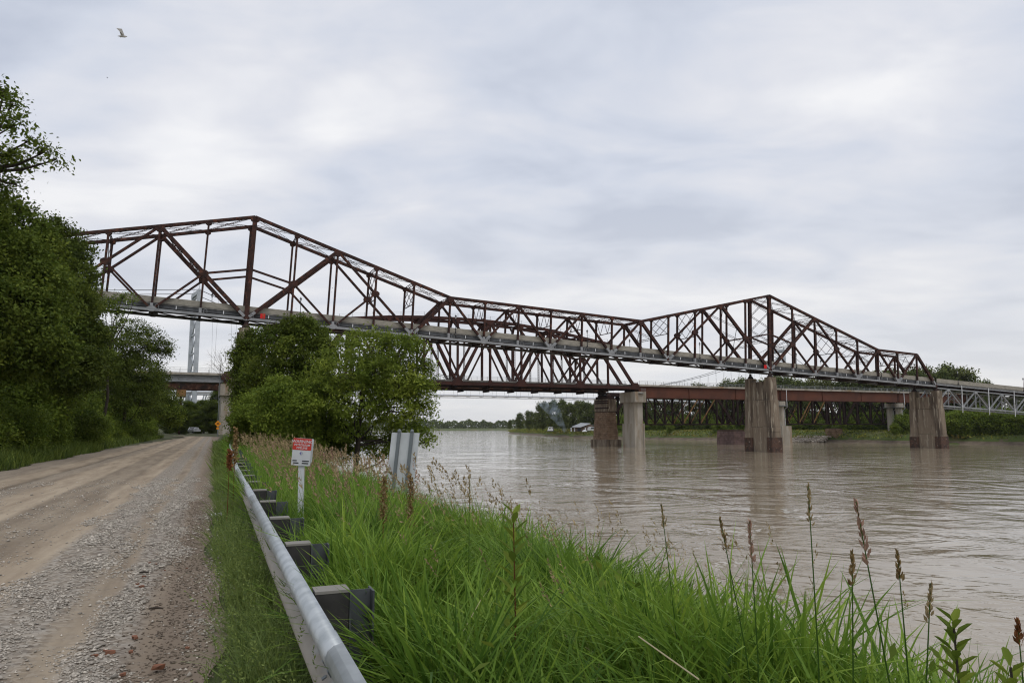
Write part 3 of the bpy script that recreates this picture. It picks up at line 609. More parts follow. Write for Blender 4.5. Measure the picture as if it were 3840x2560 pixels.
# ------------------------------------------------------------------ railway bridges
PH = R(25.5); RU = V(math.cos(PH), math.sin(PH), 0); RN = V(-math.sin(PH), math.cos(PH), 0); E0 = V(38.07, 222., 0)
def rb(a, n, z): return E0 + RU * a + RN * n + V(0, 0, z)
def rail_truss(label, offset, width, panel, npan, zb, tops, ch, dg, ps, m, laced, end_a=0.):
    root = thing('railway_truss_span', rb(end_a - panel * npan / 2, offset + width / 2, zb), label, 'bridge')
    def nd(k, n, top): return rb(end_a - panel * k, offset + n, tops[k] if top else zb)
    P_ = lambda mb, nm, mt=m: mb.build(nm, mt, root)
    for n in (0., width):
        for k in range(1, npan - 1): P_(MB().beam(nd(k, n, 1), nd(k + 1, n, 1), ch, ch, RN), 'top_chord')
        for k in range(npan): P_(MB().beam(nd(k, n, 0), nd(k + 1, n, 0), ch * .9, ch * 1.15, RN), 'bottom_chord')
        for k in range(1, npan):
            if laced: P_(MB().lace(nd(k, n, 0), nd(k, n, 1), ps, RU, .5, .16, .06), 'post')
            else: P_(MB().hsec(nd(k, n, 0), nd(k, n, 1), ch * .8, ps, RN, .07), 'post')
        for k in range(npan):
            a_top = (k % 2 == 1); a = nd(k, n, 1 if a_top else 0); c = nd(k + 1, n, 0 if a_top else 1)
            if laced: P_(MB().hsec(a, c, .5, dg, RN, .08), 'diagonal')
            elif k in (0, npan - 1): P_(MB().beam(a, c, ch * .95, .85, RN), 'end_post')
            else: P_(MB().hsec(a, c, ch * .85, dg, RN, .08), 'diagonal')
        for k in range(npan + 1):
            c = nd(k, n, 0); big = (k % 2 == 0) and not laced; r1, h1 = (1.55, 1.5) if big else (.6, 1.1)
            if laced and k % 2: continue
            x = [(-r1, -.5), (r1, -.5), (r1, .35), (r1 * .55, h1), (-r1 * .55, h1), (-r1, .35)]
            P_(MB().prism([c - RN * (ch / 2 + .04) + RU * p - Z * -q for p, q in x], RN * (ch + .08)), 'gusset_plate')
            if 0 < k < npan:
                c = nd(k, n, 1); r1 = 1.5 if k % 2 else .7
                P_(MB().prism([c - RN * (ch / 2 + .04) + RU * p + Z * q for p, q in ((-r1, .3), (-r1, -.4), (-r1 * .5, -1.1), (r1 * .5, -1.1), (r1, -.4), (r1, .3))], RN * (ch + .08)), 'gusset_plate')
    for k in range(npan + 1):
        P_(MB().hsec(rb(end_a - panel * k, offset + .3, zb - .45), rb(end_a - panel * k, offset + width - .3, zb - .45), 1.5, .4, Z, .06), 'floor_beam', 'rust_dark')
        if 0 < k < npan:
            h = tops[k]
            P_(MB().hsec(nd(k, .3, 1) , nd(k, width - .3, 1), .5, .3, Z, .06), 'top_strut')
            d_ = 3.2 if not laced else 3.8
            for n0, n1 in ((0., 1.6), (width, width - 1.6)):
                P_(MB().prism([rb(end_a - panel * k - .12, offset + n0, h - .3), rb(end_a - panel * k - .12, offset + n1, h - .3), rb(end_a - panel * k - .12, offset + n0, h - d_)], RU * .24), 'knee_bracket')
            if k < npan - 1:
                for n0, n1 in ((.3, width - .3), (width - .3, .3)): P_(MB().hsec(nd(k, n0, 1), nd(k + 1, n1, 1), .3, .3, Z, .05), 'lateral_brace')
    for n in (1.6, width - 1.6): P_(MB().hsec(rb(end_a, offset + n, zb - .1), rb(end_a - panel * npan, offset + n, zb - .1), 1.3, .4, Z, .05), 'stringer', 'rust_dark')
    for k in range(npan):
        P_(MB().box(end_a - panel * (k + 1) + .15, end_a - panel * k - .15, offset + .35, offset + width - .35, zb + .62, zb + 1.02, rb), 'deck_slab', 'slab')
    return root, nd
tops = {k: z for k, z in zip(range(1, 12), (26.7, 28.2, 29.7, 30.7, 31.25, 31.4, 31.25, 30.7, 29.7, 28.2, 26.7))}
rt, nd_ = rail_truss('brown weathering steel railway truss with humped top chord behind the road bridge', 0., 6.0, 9.8, 12, 13.45, tops, .74, .62, .5, 'weather', False)
mb = MB()
for k in range(1, 11):
    for i in range(3):
        p = along(nd_(k, 0., 1), nd_(k + 1, 0., 1), i / 3); mb.beam(p + Z * .3, p + Z * 1.45, .07, .07, RU)
    for dz in (.9, 1.35): mb.beam(nd_(k, 0, 1) + Z * dz, nd_(k + 1, 0, 1) + Z * dz, .022, .022, RN)
mb.build('safety_rail', 'cable', rt)
def handrail(a0, a1, n, z, root, step=3.05, m='silver'):
    mb = MB(); k = int(abs(a1 - a0) / step)
    for i in range(k + 1):
        a = a0 + (a1 - a0) * i / k; mb.beam(rb(a, n, z), rb(a, n, z + 1.15), .07, .07, RU)
    for dz in (.55, 1.12): mb.beam(rb(a0, n, z + dz), rb(a1, n, z + dz), .05, .05, RN)
    return mb.build('handrail', m, root)
handrail(0, -117.6, .9, 14.47, rt); handrail(0, -117.6, 5.1, 14.47, rt)
tops2 = {k: z for k, z in zip(range(1, 14), (23.4, 26.2, 28.0, 28.6, 29.0, 29.4, 29.5, 29.4, 29.0, 28.6, 28.0, 26.2, 23.4))}
ot, nd2 = rail_truss('older mottled rusty railway truss standing behind the brown one', 12.3, 5.6, 8.25, 14, 13.1, tops2, .62, .42, .55, 'oldrust', True, -2.5)
# plate girder spans right of the truss
def girder(a0, a1, label, left=False):
    root = thing('girder_span', rb((a0 + a1) / 2, 2.5, 10.4), label, 'bridge')
    zb, zt = (12.3, 13.9) if left else (10.4, 13.9); mt = 'silver' if left else 'girder'
    for n in (.6, 4.4):
        MB().hsec(rb(a0, n, (zb + zt) / 2), rb(a1, n, (zb + zt) / 2), zt - zb, .7, Z, .08).build('plate_girder', mt, root)
        mb = MB(); k = max(2, int((a1 - a0) / 18))
        for i in range(k + 1):
            a = a0 + .15 + (a1 - a0 - .3) * i / k; mb.box(a - .05, a + .05, n - .33, n + .33, zb + .09, zt - .09, rb)
        mb.build('stiffener', mt, root)
    for i in range(int((a1 - a0) / 6) + 1):
        a = min(a1 - .3, a0 + .3 + 6 * i); MB().box(a - .1, a + .1, .7, 4.3, zb + .4, zb + .9, rb).build('cross_frame', 'rust_dark', root)
    for i in range(int((a1 - a0) / 6.1)):
        w = (a1 - a0) / int((a1 - a0) / 6.1); MB().box(a0 + w * i + .01, a0 + w * (i + 1) - .01, -.2, 5.2, 13.95, 14.5, rb).build('deck_panel', 'concrete', root)
    handrail(a0, a1, -.1, 14.5, root); handrail(a0, a1, 5.1, 14.5, root)
    return root
girder(1.6, 60.8, 'rust red plate girder railway span left of the tall road pier')
girder(61.2, 121.8, 'rust red plate girder railway span right of the tall road pier')
girder(122.2, 185, 'rust red plate girder railway span behind the silver deck truss')
girder(-160, -118.6, 'grey girder railway span crossing over the gravel road', True)

# concrete piers of the railway
def shaft(root, c, prof, m='concrete', name='pier_shaft', us=RU, ns=RN):
    """stack of blocks: (half length along bridge, half length across, z0, z1)"""
    for i, (a, n, z0, z1) in enumerate(prof):
        MB().hexa([c + us * a * sa + ns * n * sn + Z * (z1 if j else z0) for j in (0, 1) for sa, sn in ((-1, -1), (1, -1), (1, 1), (-1, 1))]).build(name if i else 'pier_cap', m, root)
c = rb(1.2, 3., 0); root = thing('railway_pier', c + Z * (WZ - 2), 'pale grey concrete railway pier with wide cap beside the stone pier', 'pier')
shaft(root, c, [(2.05, 4.2, 9.0, 12.2), (1.55, 2.9, 2.4, 8.997), (1.9, 3.3, WZ - 2, 2.397)])
for i in range(5): MB().beam(c + RU * (1.95 - i * .35) - RN * 4.1 + Z * 12.2, c + RU * (1.95 - i * .35) - RN * 4.1 + Z * 13.3, .05, .05, RU).build('rail_post', 'silver', root)
MB().box(-.9, .9, -4.9, -4.22, 11.6, 11.75, lambda a, n, z: c + RU * a + RN * n + Z * z).build('access_platform', 'galvpost', root)
MB().box(1.3, 1.36, -3.36, -3.32, WZ, 2.2, lambda a, n, z: c + RU * a + RN * n + Z * z).build('gauge_board', 'darkwin', root)
for a_, lab in ((61.0, 'round column concrete railway pier partly hidden behind the tall road pier'), (122.0, 'twin round concrete railway columns on the far bank left of last road pier')):
    c = rb(a_, 2.5, 0); root = thing('railway_pier', c + Z * (WZ - 2), lab, 'pier')
    for n in (-1.9, 1.9):
        p = c + RN * n
        MB().lathe(p, [(1.7, 8.5), (1.7, 10.0)], 16).build('column_cap', 'concrete', root)
        MB().lathe(p, [(2.3, 8.3), (2.3, 8.42)], 16).build('access_platform', 'galvpost', root)
        MB().lathe(p, [(1.15, 1.5 if a_ < 100 else -2.5), (1.15, 8.3)], 16).build('column', 'concrete', root)
        for j in range(9):
            t_ = j * math.pi / 4.5; MB().beam(p + V(2.2 * math.cos(t_), 2.2 * math.sin(t_), 8.42), p + V(2.2 * math.cos(t_), 2.2 * math.sin(t_), 9.5), .05, .05, Z + HU * .1).build('rail_post', 'silver', root)
        MB().tube([p + RU * 1.9 - RN * 1.2 + Z * 14, p + RU * 1.9 - RN * 1.2 + Z * 7.9, p + RU * 1.3 - RN * .6 + Z * 7.3, p + RU * 1.3 - RN * .6 + Z * (1.6 if a_ < 100 else -2)], .1, 6).build('drain_pipe', 'white', root)
    if a_ < 100: MB().box(-2.2, 2.2, -4.4, 4.4, WZ - 2, 1.55, lambda a, n, z: c + RU * a + RN * n + Z * z).build('pier_base', 'concrete', root)
c = rb(-117.6, 2.6, 0); root = thing('railway_pier', c, 'pale concrete railway pier beside the gravel road under the grey girder', 'pier')
shaft(root, c, [(1.7, 3.9, 9.2, 11.9), (1.35, 3.0, 1.2, 9.197), (1.6, 3.3, -1, 1.197)])
MB().beam(c - RU * 1.9 - RN * 3.2 + Z * .2, c - RU * 1.9 - RN * 3.2 + Z * 16.4, .12, .12, RU).build('cable_mast', 'galvpost', root)

# masonry piers of the old railway
def masonry(a_, n_, la, ln, z0, z1, course, blk, mats, label, taper=.04, base=None, cap=None):
    c = rb(a_, n_, 0); root = thing('stone_pier', c + Z * (WZ - 2), label, 'pier')
    T = lambda a, n, z: c + RU * a + RN * n + Z * z
    k = int((z1 - z0) / course)
    core = [T(sa * (la + (taper * (z1 - z) if True else 0) - .12), sn * (ln + taper * (z1 - z) - .12), z) for z in (z0, z1) for sa, sn in ((-1, -1), (1, -1), (1, 1), (-1, 1))]
    MB().hexa(core).build('pier_core', 'mortar', root)
    for j in range(k):
        zz0 = z0 + j * course; zz1 = zz0 + course - .05; A = la + taper * (z1 - zz0); N = ln + taper * (z1 - zz0)
        for face in (0, 1):       # face towards the camera and face towards the near shore
            half = A if face == 0 else N; nb = max(2, round(2 * half / blk)); sh = .5 if j % 2 else 0
            cuts = sorted(set([-half] + [-half + 2 * half * (i + sh + rnd.uniform(-.12, .12)) / nb for i in range(1 if not sh else 0, nb)] + [half]))
            cuts = [x for x in cuts if -half <= x <= half]
            for x0, x1 in zip(cuts[:-1], cuts[1:]):
                if x1 - x0 < .25: continue
                pr = rnd.uniform(0, .10); mt = rnd.choice(mats)
                if face == 0: MB().box(x0 + .03, x1 - .03, -N - pr, -N + .3, zz0, zz1, T).build('stone', mt, root)
                else: MB().box(-A - pr, -A + .3, x0 + .03 + (.28 if x0 == cuts[0] else 0), x1 - .03, zz0, zz1, T).build('stone', mt, root)
    if base: MB().box(-base[0], base[0], -base[1], base[1], WZ - 2, base[2], T).build('pier_base', 'brownconc', root)
    if cap:
        MB().box(-cap[0], cap[0], -cap[1], cap[1], cap[2], cap[3], T).build('concrete_cap', 'brownconc', root)
        for dz in (.35, 1.0, 2.6): MB().box(-cap[0] - .06, -cap[0] + .5, -cap[1] - .05, cap[1] - .6, cap[3] - dz - .45, cap[3] - dz, T).build('timber_band', 'rust_dark', root)
        MB().box(-cap[0] + .4, cap[0] - .4, -cap[1] + .3, cap[1] - .3, cap[3], cap[3] + .9, T).build('bearing_block', 'rust_dark', root)
        for n in (-2.4, 2.4): MB().lathe(T(-.3, n, cap[3] + .9), [(.8, 0), (.8, .3), (.35, .9), (.3, 1.3)], 8).build('bearing', 'rust_dark', root)
    return root
masonry(-1.6, 14.6, 1.55, 3.7, -2.6, 6.4, .58, 1.9, ['stone', 'stone', 'stone_tan'], 'brown rough stone railway pier with concrete cap rising from the river', .06, (2.7, 5.0, -2.65), (1.75, 3.9, 6.4, 10.3))
masonry(51.5, 15.0, 2.6, 4.2, WZ - 1, .3, .62, 1.6, ['pinkstone'], 'low purplish stone pier behind the left edge of the tall road pier', .03, None, None)
masonry(105, 16.5, 1.6, 2.6, WZ - 1, .6, .62, 1.6, ['stone'], 'low brown stone pier at the far bank under the dark deck truss', .03, None, None)

# old dark deck trusses behind the girders
def old_deck(a0, a1, label):
    root = thing('old_deck_truss', rb((a0 + a1) / 2, 15, 2.2), label, 'bridge'); npan = 7; p = (a1 - a0) / npan; zb, zt = 2.2, 11.7
    for n in (12.3, 17.7):
        MB().beam(rb(a0, n, zt), rb(a1, n, zt), .5, .7, RN).build('top_chord', 'rust_dark', root)
        MB().beam(rb(a0, n, zb), rb(a1, n, zb), .4, .42, RN).build('bottom_chord', 'rust_dark', root)
        for k in range(npan + 1):
            a = a0 + p * k; MB().hsec(rb(a, n, zb), rb(a, n, zt), .5, .6, RN, .1).build('post', 'rust_dark', root)
            if k == npan: break
            up = (k >= npan / 2); x0, x1 = a, a + p; z0, z1 = (zb, zt) if up else (zt, zb)
            edge = k in (0, npan - 1)
            if edge:
                z0, z1 = z1, z0
                MB().hsec(rb(x0, n, z0), rb(x1, n, z1), .5, .8, RN, .1).build('end_diagonal', 'rust_dark', root)
            else: MB().beam(rb(x0, n, z0), rb(x1, n, z1), .22, .34, RN).build('diagonal', 'ochre' if up and k > npan / 2 else ('oldrust' if n > 15 else 'rust_dark'), root)
            if k == 3: MB().beam(rb(x0, n, z1), rb(x1, n, z0), .2, .3, RN).build('diagonal', 'rust_dark', root)
            if k == 1: MB().beam(rb(x0, n, zt), rb(x1, n, zb), .2, .3, RN).build('diagonal', 'ochre', root) if n < 15 and False else None
    for k in range(npan + 1):
        for t0, t1 in ((zb, zt), (zt, zb)): MB().beam(rb(a0 + p * k, 12.5, t0), rb(a0 + p * k, 17.5, t1), .14, .14, RU).build('sway_brace', 'rust_dark', root)
        if k < npan:
            for n0, n1 in ((12.5, 17.5), (17.5, 12.5)): MB().beam(rb(a0 + p * k, n0, zb), rb(a0 + p * (k + 1), n1, zb), .14, .14, Z).build('lower_lateral', 'rust_dark', root)
    MB().box(a0, a1, 12.6, 17.4, 12.06, 12.5, rb).build('tie_deck', 'rust_dark', root)
    return root
old_deck(-2.0, 50.5, 'dark old deck truss with ochre diagonals left of the tall road pier')
old_deck(52.5, 104, 'dark old deck truss with ochre diagonals right of the tall road pier')
old_deck(106, 158, 'dark old deck truss behind the last road pier')
# old rusty girder and its steel bent beside the road
root = thing('old_girder_span', rb(-138, 15, 10.9), 'rusty old girder span on a steel bent behind the grey girder', 'bridge')
for n in (13., 17.): MB().hsec(rb(-165, n, 12.0), rb(-118, n, 12.0), 1.9, .6, Z, .07).build('plate_girder', 'oldrust', root)
mb = MB()
for i in range(26): mb.box(-164 + 1.8 * i, -163.9 + 1.8 * i, 12.68, 12.98, 11.15, 12.85, rb)
mb.build('stiffener', 'oldrust', root)
MB().box(-128.6, -126.4, 12.2, 17.8, 9.3, 11.0, rb).build('bent_cap', 'ochre', root)
for n in (12.9, 17.1): MB().hsec(rb(-127.5, n, 0), rb(-127.5, n, 9.3), .55, .5, RN, .08).build('bent_column', 'oldrust', root)
MB().box(-165, -118, 12.8, 17.2, 13., 13.4, rb).build('tie_deck', 'rust_dark', root)

# ------------------------------------------------------------------ pipeline suspension bridge
TP = R(34); PU = V(math.cos(TP), math.sin(TP), 0); PNv = V(-math.sin(TP), math.cos(TP), 0)
T1 = at_y(712, 1599, 232) * V(1, 1, 0); LT = 306.; T2 = T1 + PU * LT
def tower(base, z0, z1, label):
    root = thing('pipeline_tower', base + Z * z0, label, 'tower')
    for n in (-5.0, 5.0):
        MB().beam(base + PNv * n * 1.12 + Z * z0, base + PNv * n * .92 + Z * z1, 1.15, 1.25, PNv).build('tower_leg', 'tower', root)
    lv = np.linspace(z0 + 2, z1 - 1, 8)
    for i in range(7):
        f0, f1 = [5 * (1.12 - .2 * (z - z0) / (z1 - z0)) for z in (lv[i], lv[i + 1])]
        for s_ in (-1, 1): MB().beam(base + PNv * f0 * s_ + Z * lv[i], base - PNv * f1 * s_ + Z * lv[i + 1], .3, .4, PU).build('cross_brace', 'tower', root)
        MB().beam(base + PNv * f1 + Z * lv[i + 1], base - PNv * f1 + Z * lv[i + 1], .5, .5, PU).build('cross_strut', 'tower', root)
    MB().beam(base + PNv * 5 + Z * z1, base - PNv * 5 + Z * z1, 1.4, 1.3, PU).build('tower_head', 'tower', root)
    for n in (-4.6, 4.6): MB().lathe(base + PNv * n + Z * (z1 + .6), [(.5, 0), (.5, .5), (.1, .8), (.05, 2.2)], 8).build('saddle', 'tower', root)
    return root
ZT = (1600 - 1098) / F_PX * 232 + CZ
tower(T1, -1, ZT, 'pale grey lattice pipeline tower standing left, seen between the two bridge decks')
tower(T2, -2, ZT - 1.5, 'distant pale lattice pipeline tower seen through the right truss panels')
pl = thing('pipeline', (T1 + T2) / 2 + Z * 12, 'long white pipeline slung across the river on suspension cables', 'pipeline')
ZP = (1600 - 1484) / F_PX * 289 + CZ
def pipe_pt(f, n=0., dz=0.): return T1 + PU * LT * f + PNv * n + Z * (ZP + 1.2 * math.sin(math.pi * f) - 1.0 + dz)
MB().tube([pipe_pt(f) for f in np.linspace(-.06, 1.06, 40)], .42, 8).build('pipe', 'pipe', pl, True)
for i in range(1, 50): MB().beam(pipe_pt(i / 50, -1.5, -.5), pipe_pt(i / 50, 1.5, -.5), .55, .16, PU).build('pipe_hanger_beam', 'pipe', pl)
for n in (-4.4, 4.4):
    cab = lambda f: T1 + PU * LT * f + PNv * n * (.35 + .65 * (2 * f - 1) ** 2) + Z * (ZP + 3 + (ZT + 1 - ZP - 3) * (2 * f - 1) ** 2)
    MB().tube([cab(f) for f in np.linspace(0, 1, 41)], .12, 5).build('main_cable', 'cable', pl)
    mb = MB()
    for i in range(1, 50):
        mb.beam(cab(i / 50), pipe_pt(i / 50, math.copysign(1.5, n), -.4), .05, .05, PU)
    tag(mb.build('suspender_rods', 'cable', pl), kind='stuff')
    MB().tube([T1 + PNv * n + Z * (ZT + 1), T1 + PNv * n - PU * 85 + Z * (ZT - 8.5), T1 + PNv * n - PU * 140 + Z * (ZT - 16)], .10, 5).build('back_stay', 'cable', pl)
    MB().tube([T2 + PNv * n + Z * (ZT - .5), T2 + PNv * n + PU * 95 + Z * 2], .12, 5).build('back_stay', 'cable', pl)
    MB().tube([pipe_pt(f, math.copysign(2.6, n), -.9) for f in np.linspace(0, 1, 20)], .06, 5).build('wind_cable', 'cable', pl)
root = thing('pipeline_approach_truss', T1 - PU * 5 + PNv * 6 + Z * 5, 'white lattice pipe support truss under the grey girder', 'truss')
for n in (3., 7.):
    for z in (7.2, 12.6): MB().beam(T1 - PU * 14 + PNv * n + Z * z, T1 + PU * 16 + PNv * n + Z * z, .3, .35, PNv).build('chord', 'tower', root)
    for i in range(10):
        a = -14 + 3. * i; MB().beam(T1 + PU * a + PNv * n + Z * 7.2, T1 + PU * (a + 1.2) + PNv * n + Z * 12.6, .3, .4, PNv).build('web_member', 'tower', root)
for a in (-10, 10): MB().beam(T1 + PU * a + PNv * 5 + Z * -1, T1 + PU * a + PNv * 5 + Z * 7, 1., 1., PU).build('support_leg', 'tower', root)

# ------------------------------------------------------------------ trees and shrubs
def rng(s): return np.random.default_rng(s)
def rdir(r, n):
    v = r.normal(size=(n, 3)); return v / np.linalg.norm(v, axis=1)[:, None]
def leaf_arrays(r, C, D, ln, asp, up=None):
    """pointed leaves: centre, direction, length; up = the way the blades face"""
    n = len(C); D = D / np.linalg.norm(D, axis=1)[:, None]; S = np.cross(D, rdir(r, n) if up is None else up); S /= np.maximum(1e-6, np.linalg.norm(S, axis=1))[:, None]
    N = np.cross(S, D); h = (ln / 2)[:, None]; w = (ln * asp / 2)[:, None]
    v = np.stack([C - D * h, C + S * w - D * h * .1 + N * w * .25, C + D * h, C - S * w - D * h * .1 + N * w * .25], 1).reshape(-1, 3)
    return v, np.arange(4 * n).reshape(n, 4)
def crown_mesh(seed, lobes, ncl, lpc, ln, spread, asp=.5, droop=.35, shell=(.45, 1.), flat=.7):
    r = rng(seed); lobes = np.asarray(lobes, float); w = (lobes[:, 3] * lobes[:, 4]) ; w = w / w.sum()
    li = r.choice(len(lobes), ncl, p=w); d = rdir(r, ncl); d[:, 2] = d[:, 2] * .9 + .1
    rad = r.uniform(shell[0], shell[1], ncl) ** .6
    c = lobes[li, :3] + d * rad[:, None] * lobes[li][:, [3, 3, 4]]
    n = ncl * lpc; ci = np.repeat(np.arange(ncl), lpc)
    sp_ = spread * r.uniform(.6, 1.4, ncl)[ci][:, None]
    C = c[ci] + r.normal(size=(n, 3)) * sp_ * V(1, 1, flat)
    D = d[ci] * .6 + rdir(r, n) * .9 + V(0, 0, -droop)
    v, q = leaf_arrays(r, C, D, ln * r.uniform(.6, 1.3, n), asp, d[ci] * .55 + V(0, 0, .75) + rdir(r, n) * .75)
    tint = np.clip(r.normal(.5, .17, ncl)[ci] + r.normal(0, .1, n) + r.normal(0, .1, len(lobes))[li][ci], 0, 1)
    return np_mesh('crown', v, q, tint=np.repeat(tint, 4)), c
def wood_mesh(seed, h0, lobes, tips, r0, lean=(0, 0), ntw=60, multi=1):
    r = rng(seed); mb = MB(); top = max(l[2] for l in lobes)
    stems = []
    for s_ in range(multi):
        bx = V(r.normal(0, .25 * (multi > 1)), r.normal(0, .25 * (multi > 1)), 0)
        hh = top * r.uniform(.75, .95); e_ = V(lean[0] * hh + r.normal(0, .1 * multi), lean[1] * hh + r.normal(0, .1 * multi), hh)
        pts = [bx + (e_ - bx) * f + V(r.normal(0, .08), r.normal(0, .08), 0) * (f > 0) * hh * .12 for f in (0, .2, .42, .65, .85, 1)]
        pts[0] = pts[0] - V(0, 0, .4); mb.tube(pts, [r0 * f for f in (1.25, .95, .78, .55, .33, .12)], 8); stems.append(pts)
    for l in lobes:
        pts = stems[int(r.integers(multi))]; st = pts[min(range(1, 5), key=lambda i: abs(pts[i][2] - max(h0, l[2] - l[3] * .8)))]
        c = V(*l[:3]); m1 = (st + c) / 2 + V(r.normal(0, .25), r.normal(0, .25), -.15 * l[3]); mb.tube([st, m1, c], [r0 * .42, r0 * .28, r0 * .1], 6)
        near = tips[np.linalg.norm(tips - c, axis=1) < l[3] * 1.15]
        for p in near[:max(3, ntw // len(lobes))]: mb.tube([c * .8 + m1 * .2, (c + p) / 2 + V(0, 0, .1), p], [r0 * .11, r0 * .07, .012], 4, False)
    return new_mesh('trunk', mb.v, mb.f)
def random_lobes(seed, h, rad, n, low=.35, up=1.0, jit=.55):
    r = rng(seed); out = []
    for i in range(n):
        f = low + (up - low) * (i + .5) / n; z = h * f; prof = math.sin(math.pi * min(1, max(.08, (f - low * .6) / (1.08 - low * .6)))) ** .7
        a = i * 2.4 + r.uniform(-.5, .5); d = rad * prof * r.uniform(.35, .85); s = rad * r.uniform(.26, .46)
        out.append((math.cos(a) * d, math.sin(a) * d, z - s * .4, s, s * r.uniform(.7, .95)))
    return out
PROTO = {}
def proto(name, seed, h, rad, nl, ncl, lpc, ln, spread, r0, leaf, asp=.5, low=.3, multi=1, droop=.35, lean=(0, 0), shell=(.62, 1.)):
    lobes = random_lobes(seed, h, rad, nl, low); cm, tips = crown_mesh(seed + 1, lobes, ncl, lpc, ln, spread, asp, droop, shell)
    cm.materials.append(MT[leaf]); tm = wood_mesh(seed + 2, h * low, lobes, tips, r0, lean, 70, multi); tm.materials.append(MT['bark'])
    PROTO[name] = (cm, tm, h)
proto('broad', 11, 15, 4.6, 20, 1300, 60, .20, .36, .26, 'leaf_mid', .55, .16)
proto('dense', 21, 14, 4.3, 20, 1300, 60, .20, .36, .25, 'leaf_dark', .55, .1)
proto('airy', 31, 16, 4.4, 17, 900, 50, .20, .36, .22, 'leaf_mid', .55, .2)
proto('shrub', 41, 3.2, 1.9, 12, 520, 26, .17, .24, .06, 'leaf_bright', .5, .05, 4)
proto('shrub_dark', 45, 3.4, 2.0, 12, 560, 26, .17, .24, .06, 'leaf_mid', .5, .05, 4)
proto('far', 51, 18, 5.2, 22, 620, 16, .75, .75, .3, 'leaf_far', .6, .14)
proto('far_airy', 61, 21, 4.6, 20, 380, 14, .75, .7, .28, 'leaf_olive', .6, .22)
proto('far_low', 71, 7, 4.2, 14, 420, 14, .6, .6, .16, 'leaf_bright', .6, .04)
def plant(name, kind, pos, height, label, cat, group=None, widen=1., rot=None):
    cm, tm, h = PROTO[kind]; s = height / h
    o = thing(name, pos, label, cat, group); o.rotation_euler = (0, 0, rnd.uniform(0, 6.28) if rot is None else rot); o.scale = (s * widen, s * widen, s)
    link('trunk', tm, None, o); link('crown', cm, None, o); return o
ORD2 = lambda i: ORD[i] if i < 20 else ('twenty-', 'thirty-', 'forty-')[(i + 1) // 10 - 2] + ORD[i % 10] if (i + 1) % 10 else ('twentieth', 'thirtieth', 'fortieth')[(i + 1) // 10 - 2]
ORD = ['first', 'second', 'third', 'fourth', 'fifth', 'sixth', 'seventh', 'eighth', 'ninth', 'tenth', 'eleventh', 'twelfth', 'thirteenth', 'fourteenth', 'fifteenth', 'sixteenth', 'seventeenth', 'eighteenth', 'nineteenth', 'twentieth', 'twenty-first', 'twenty-second', 'twenty-third']
def ground_at(p):
    L = float(np.dot(p, RD)); s = float(np.dot(p, SD)); return float(ground_z(L, s))
def by_px(x, Y): 
    p = at_y(x, 1599, Y) * V(1, 1, 0); return p
# tall trees left of the road: photo column, distance, photo row of the top
LEFT = [('broad', -40, 46, 860, 1.1, 'broad leafy tree left of the road under the overhanging branches'), ('dense', 110, 62, 960, 1.0, 'dense tree standing back in the left wood'), ('broad', 210, 78, 1080, .9, 'leafy tree deep in the left wood behind the roadside trees'),
        ('dense', 320, 100, 1240, .9, 'dark tree deep in the wood below the bridge deck'), ('dense', 450, 128, 1380, .95, 'dark tree deep in the wood beside the railway girder'), ('broad', 560, 150, 1440, 1.0, 'pale leafy tree beside the railway girder'), ('broad', -330, 34, 640, 1.1, 'broad tree standing mostly outside the left picture edge')]
for kind, x, Y, ytop, wd, lab in LEFT:
    p = by_px(x, Y); p[2] = ground_at(p) - .1; plant('roadside_tree', kind, p, (1599 - ytop) / F_PX * Y + CZ - p[2], lab, 'tree', 'trees left of the road', wd)
for i, (x, Y, yt, k_) in enumerate(((640, 175, 1490, 'broad'), (675, 185, 1520, 'dense'), (705, 215, 1500, 'broad'), (735, 205, 1535, 'dense'), (765, 225, 1495, 'broad'), (795, 210, 1500, 'dense'), (828, 215, 1455, 'dense'), (860, 200, 1480, 'broad'), (750, 250, 1500, 'dense'))):
    p = by_px(x, Y); p[2] = -.3; plant('background_tree', k_, p, (1599 - yt) / F_PX * Y + CZ + .3, ORD[i] + ' tree from the left closing the road end under the girder' if i < 8 else 'tree behind the others closing the road end', 'tree', 'trees closing the road', 1.25)
def lobed(name, x0, Y, zb, spec, ncl, lpc, ln, spread, m, label, cat, r0=.1, multi=3, seed=1, asp=.45, shell=(.5, 1.)):
    p = by_px(x0, Y); p[2] = zb; o = thing(name, p, label, cat); lb = []
    for a in spec:
        q = at_y(a[0], a[1], Y + (a[3] if len(a) > 3 else 0.)) - p; s_ = a[2] / F_PX * Y; lb.append((q[0], q[1], q[2], s_, s_ * .85))
    cm, tips = crown_mesh(seed, lb, ncl, lpc, ln, spread, asp, .3, shell); link('crown', cm, m, o)
    link('trunk', wood_mesh(seed + 1, .8, lb, tips, r0, (0, 0), 90, multi), 'bark', o); return o
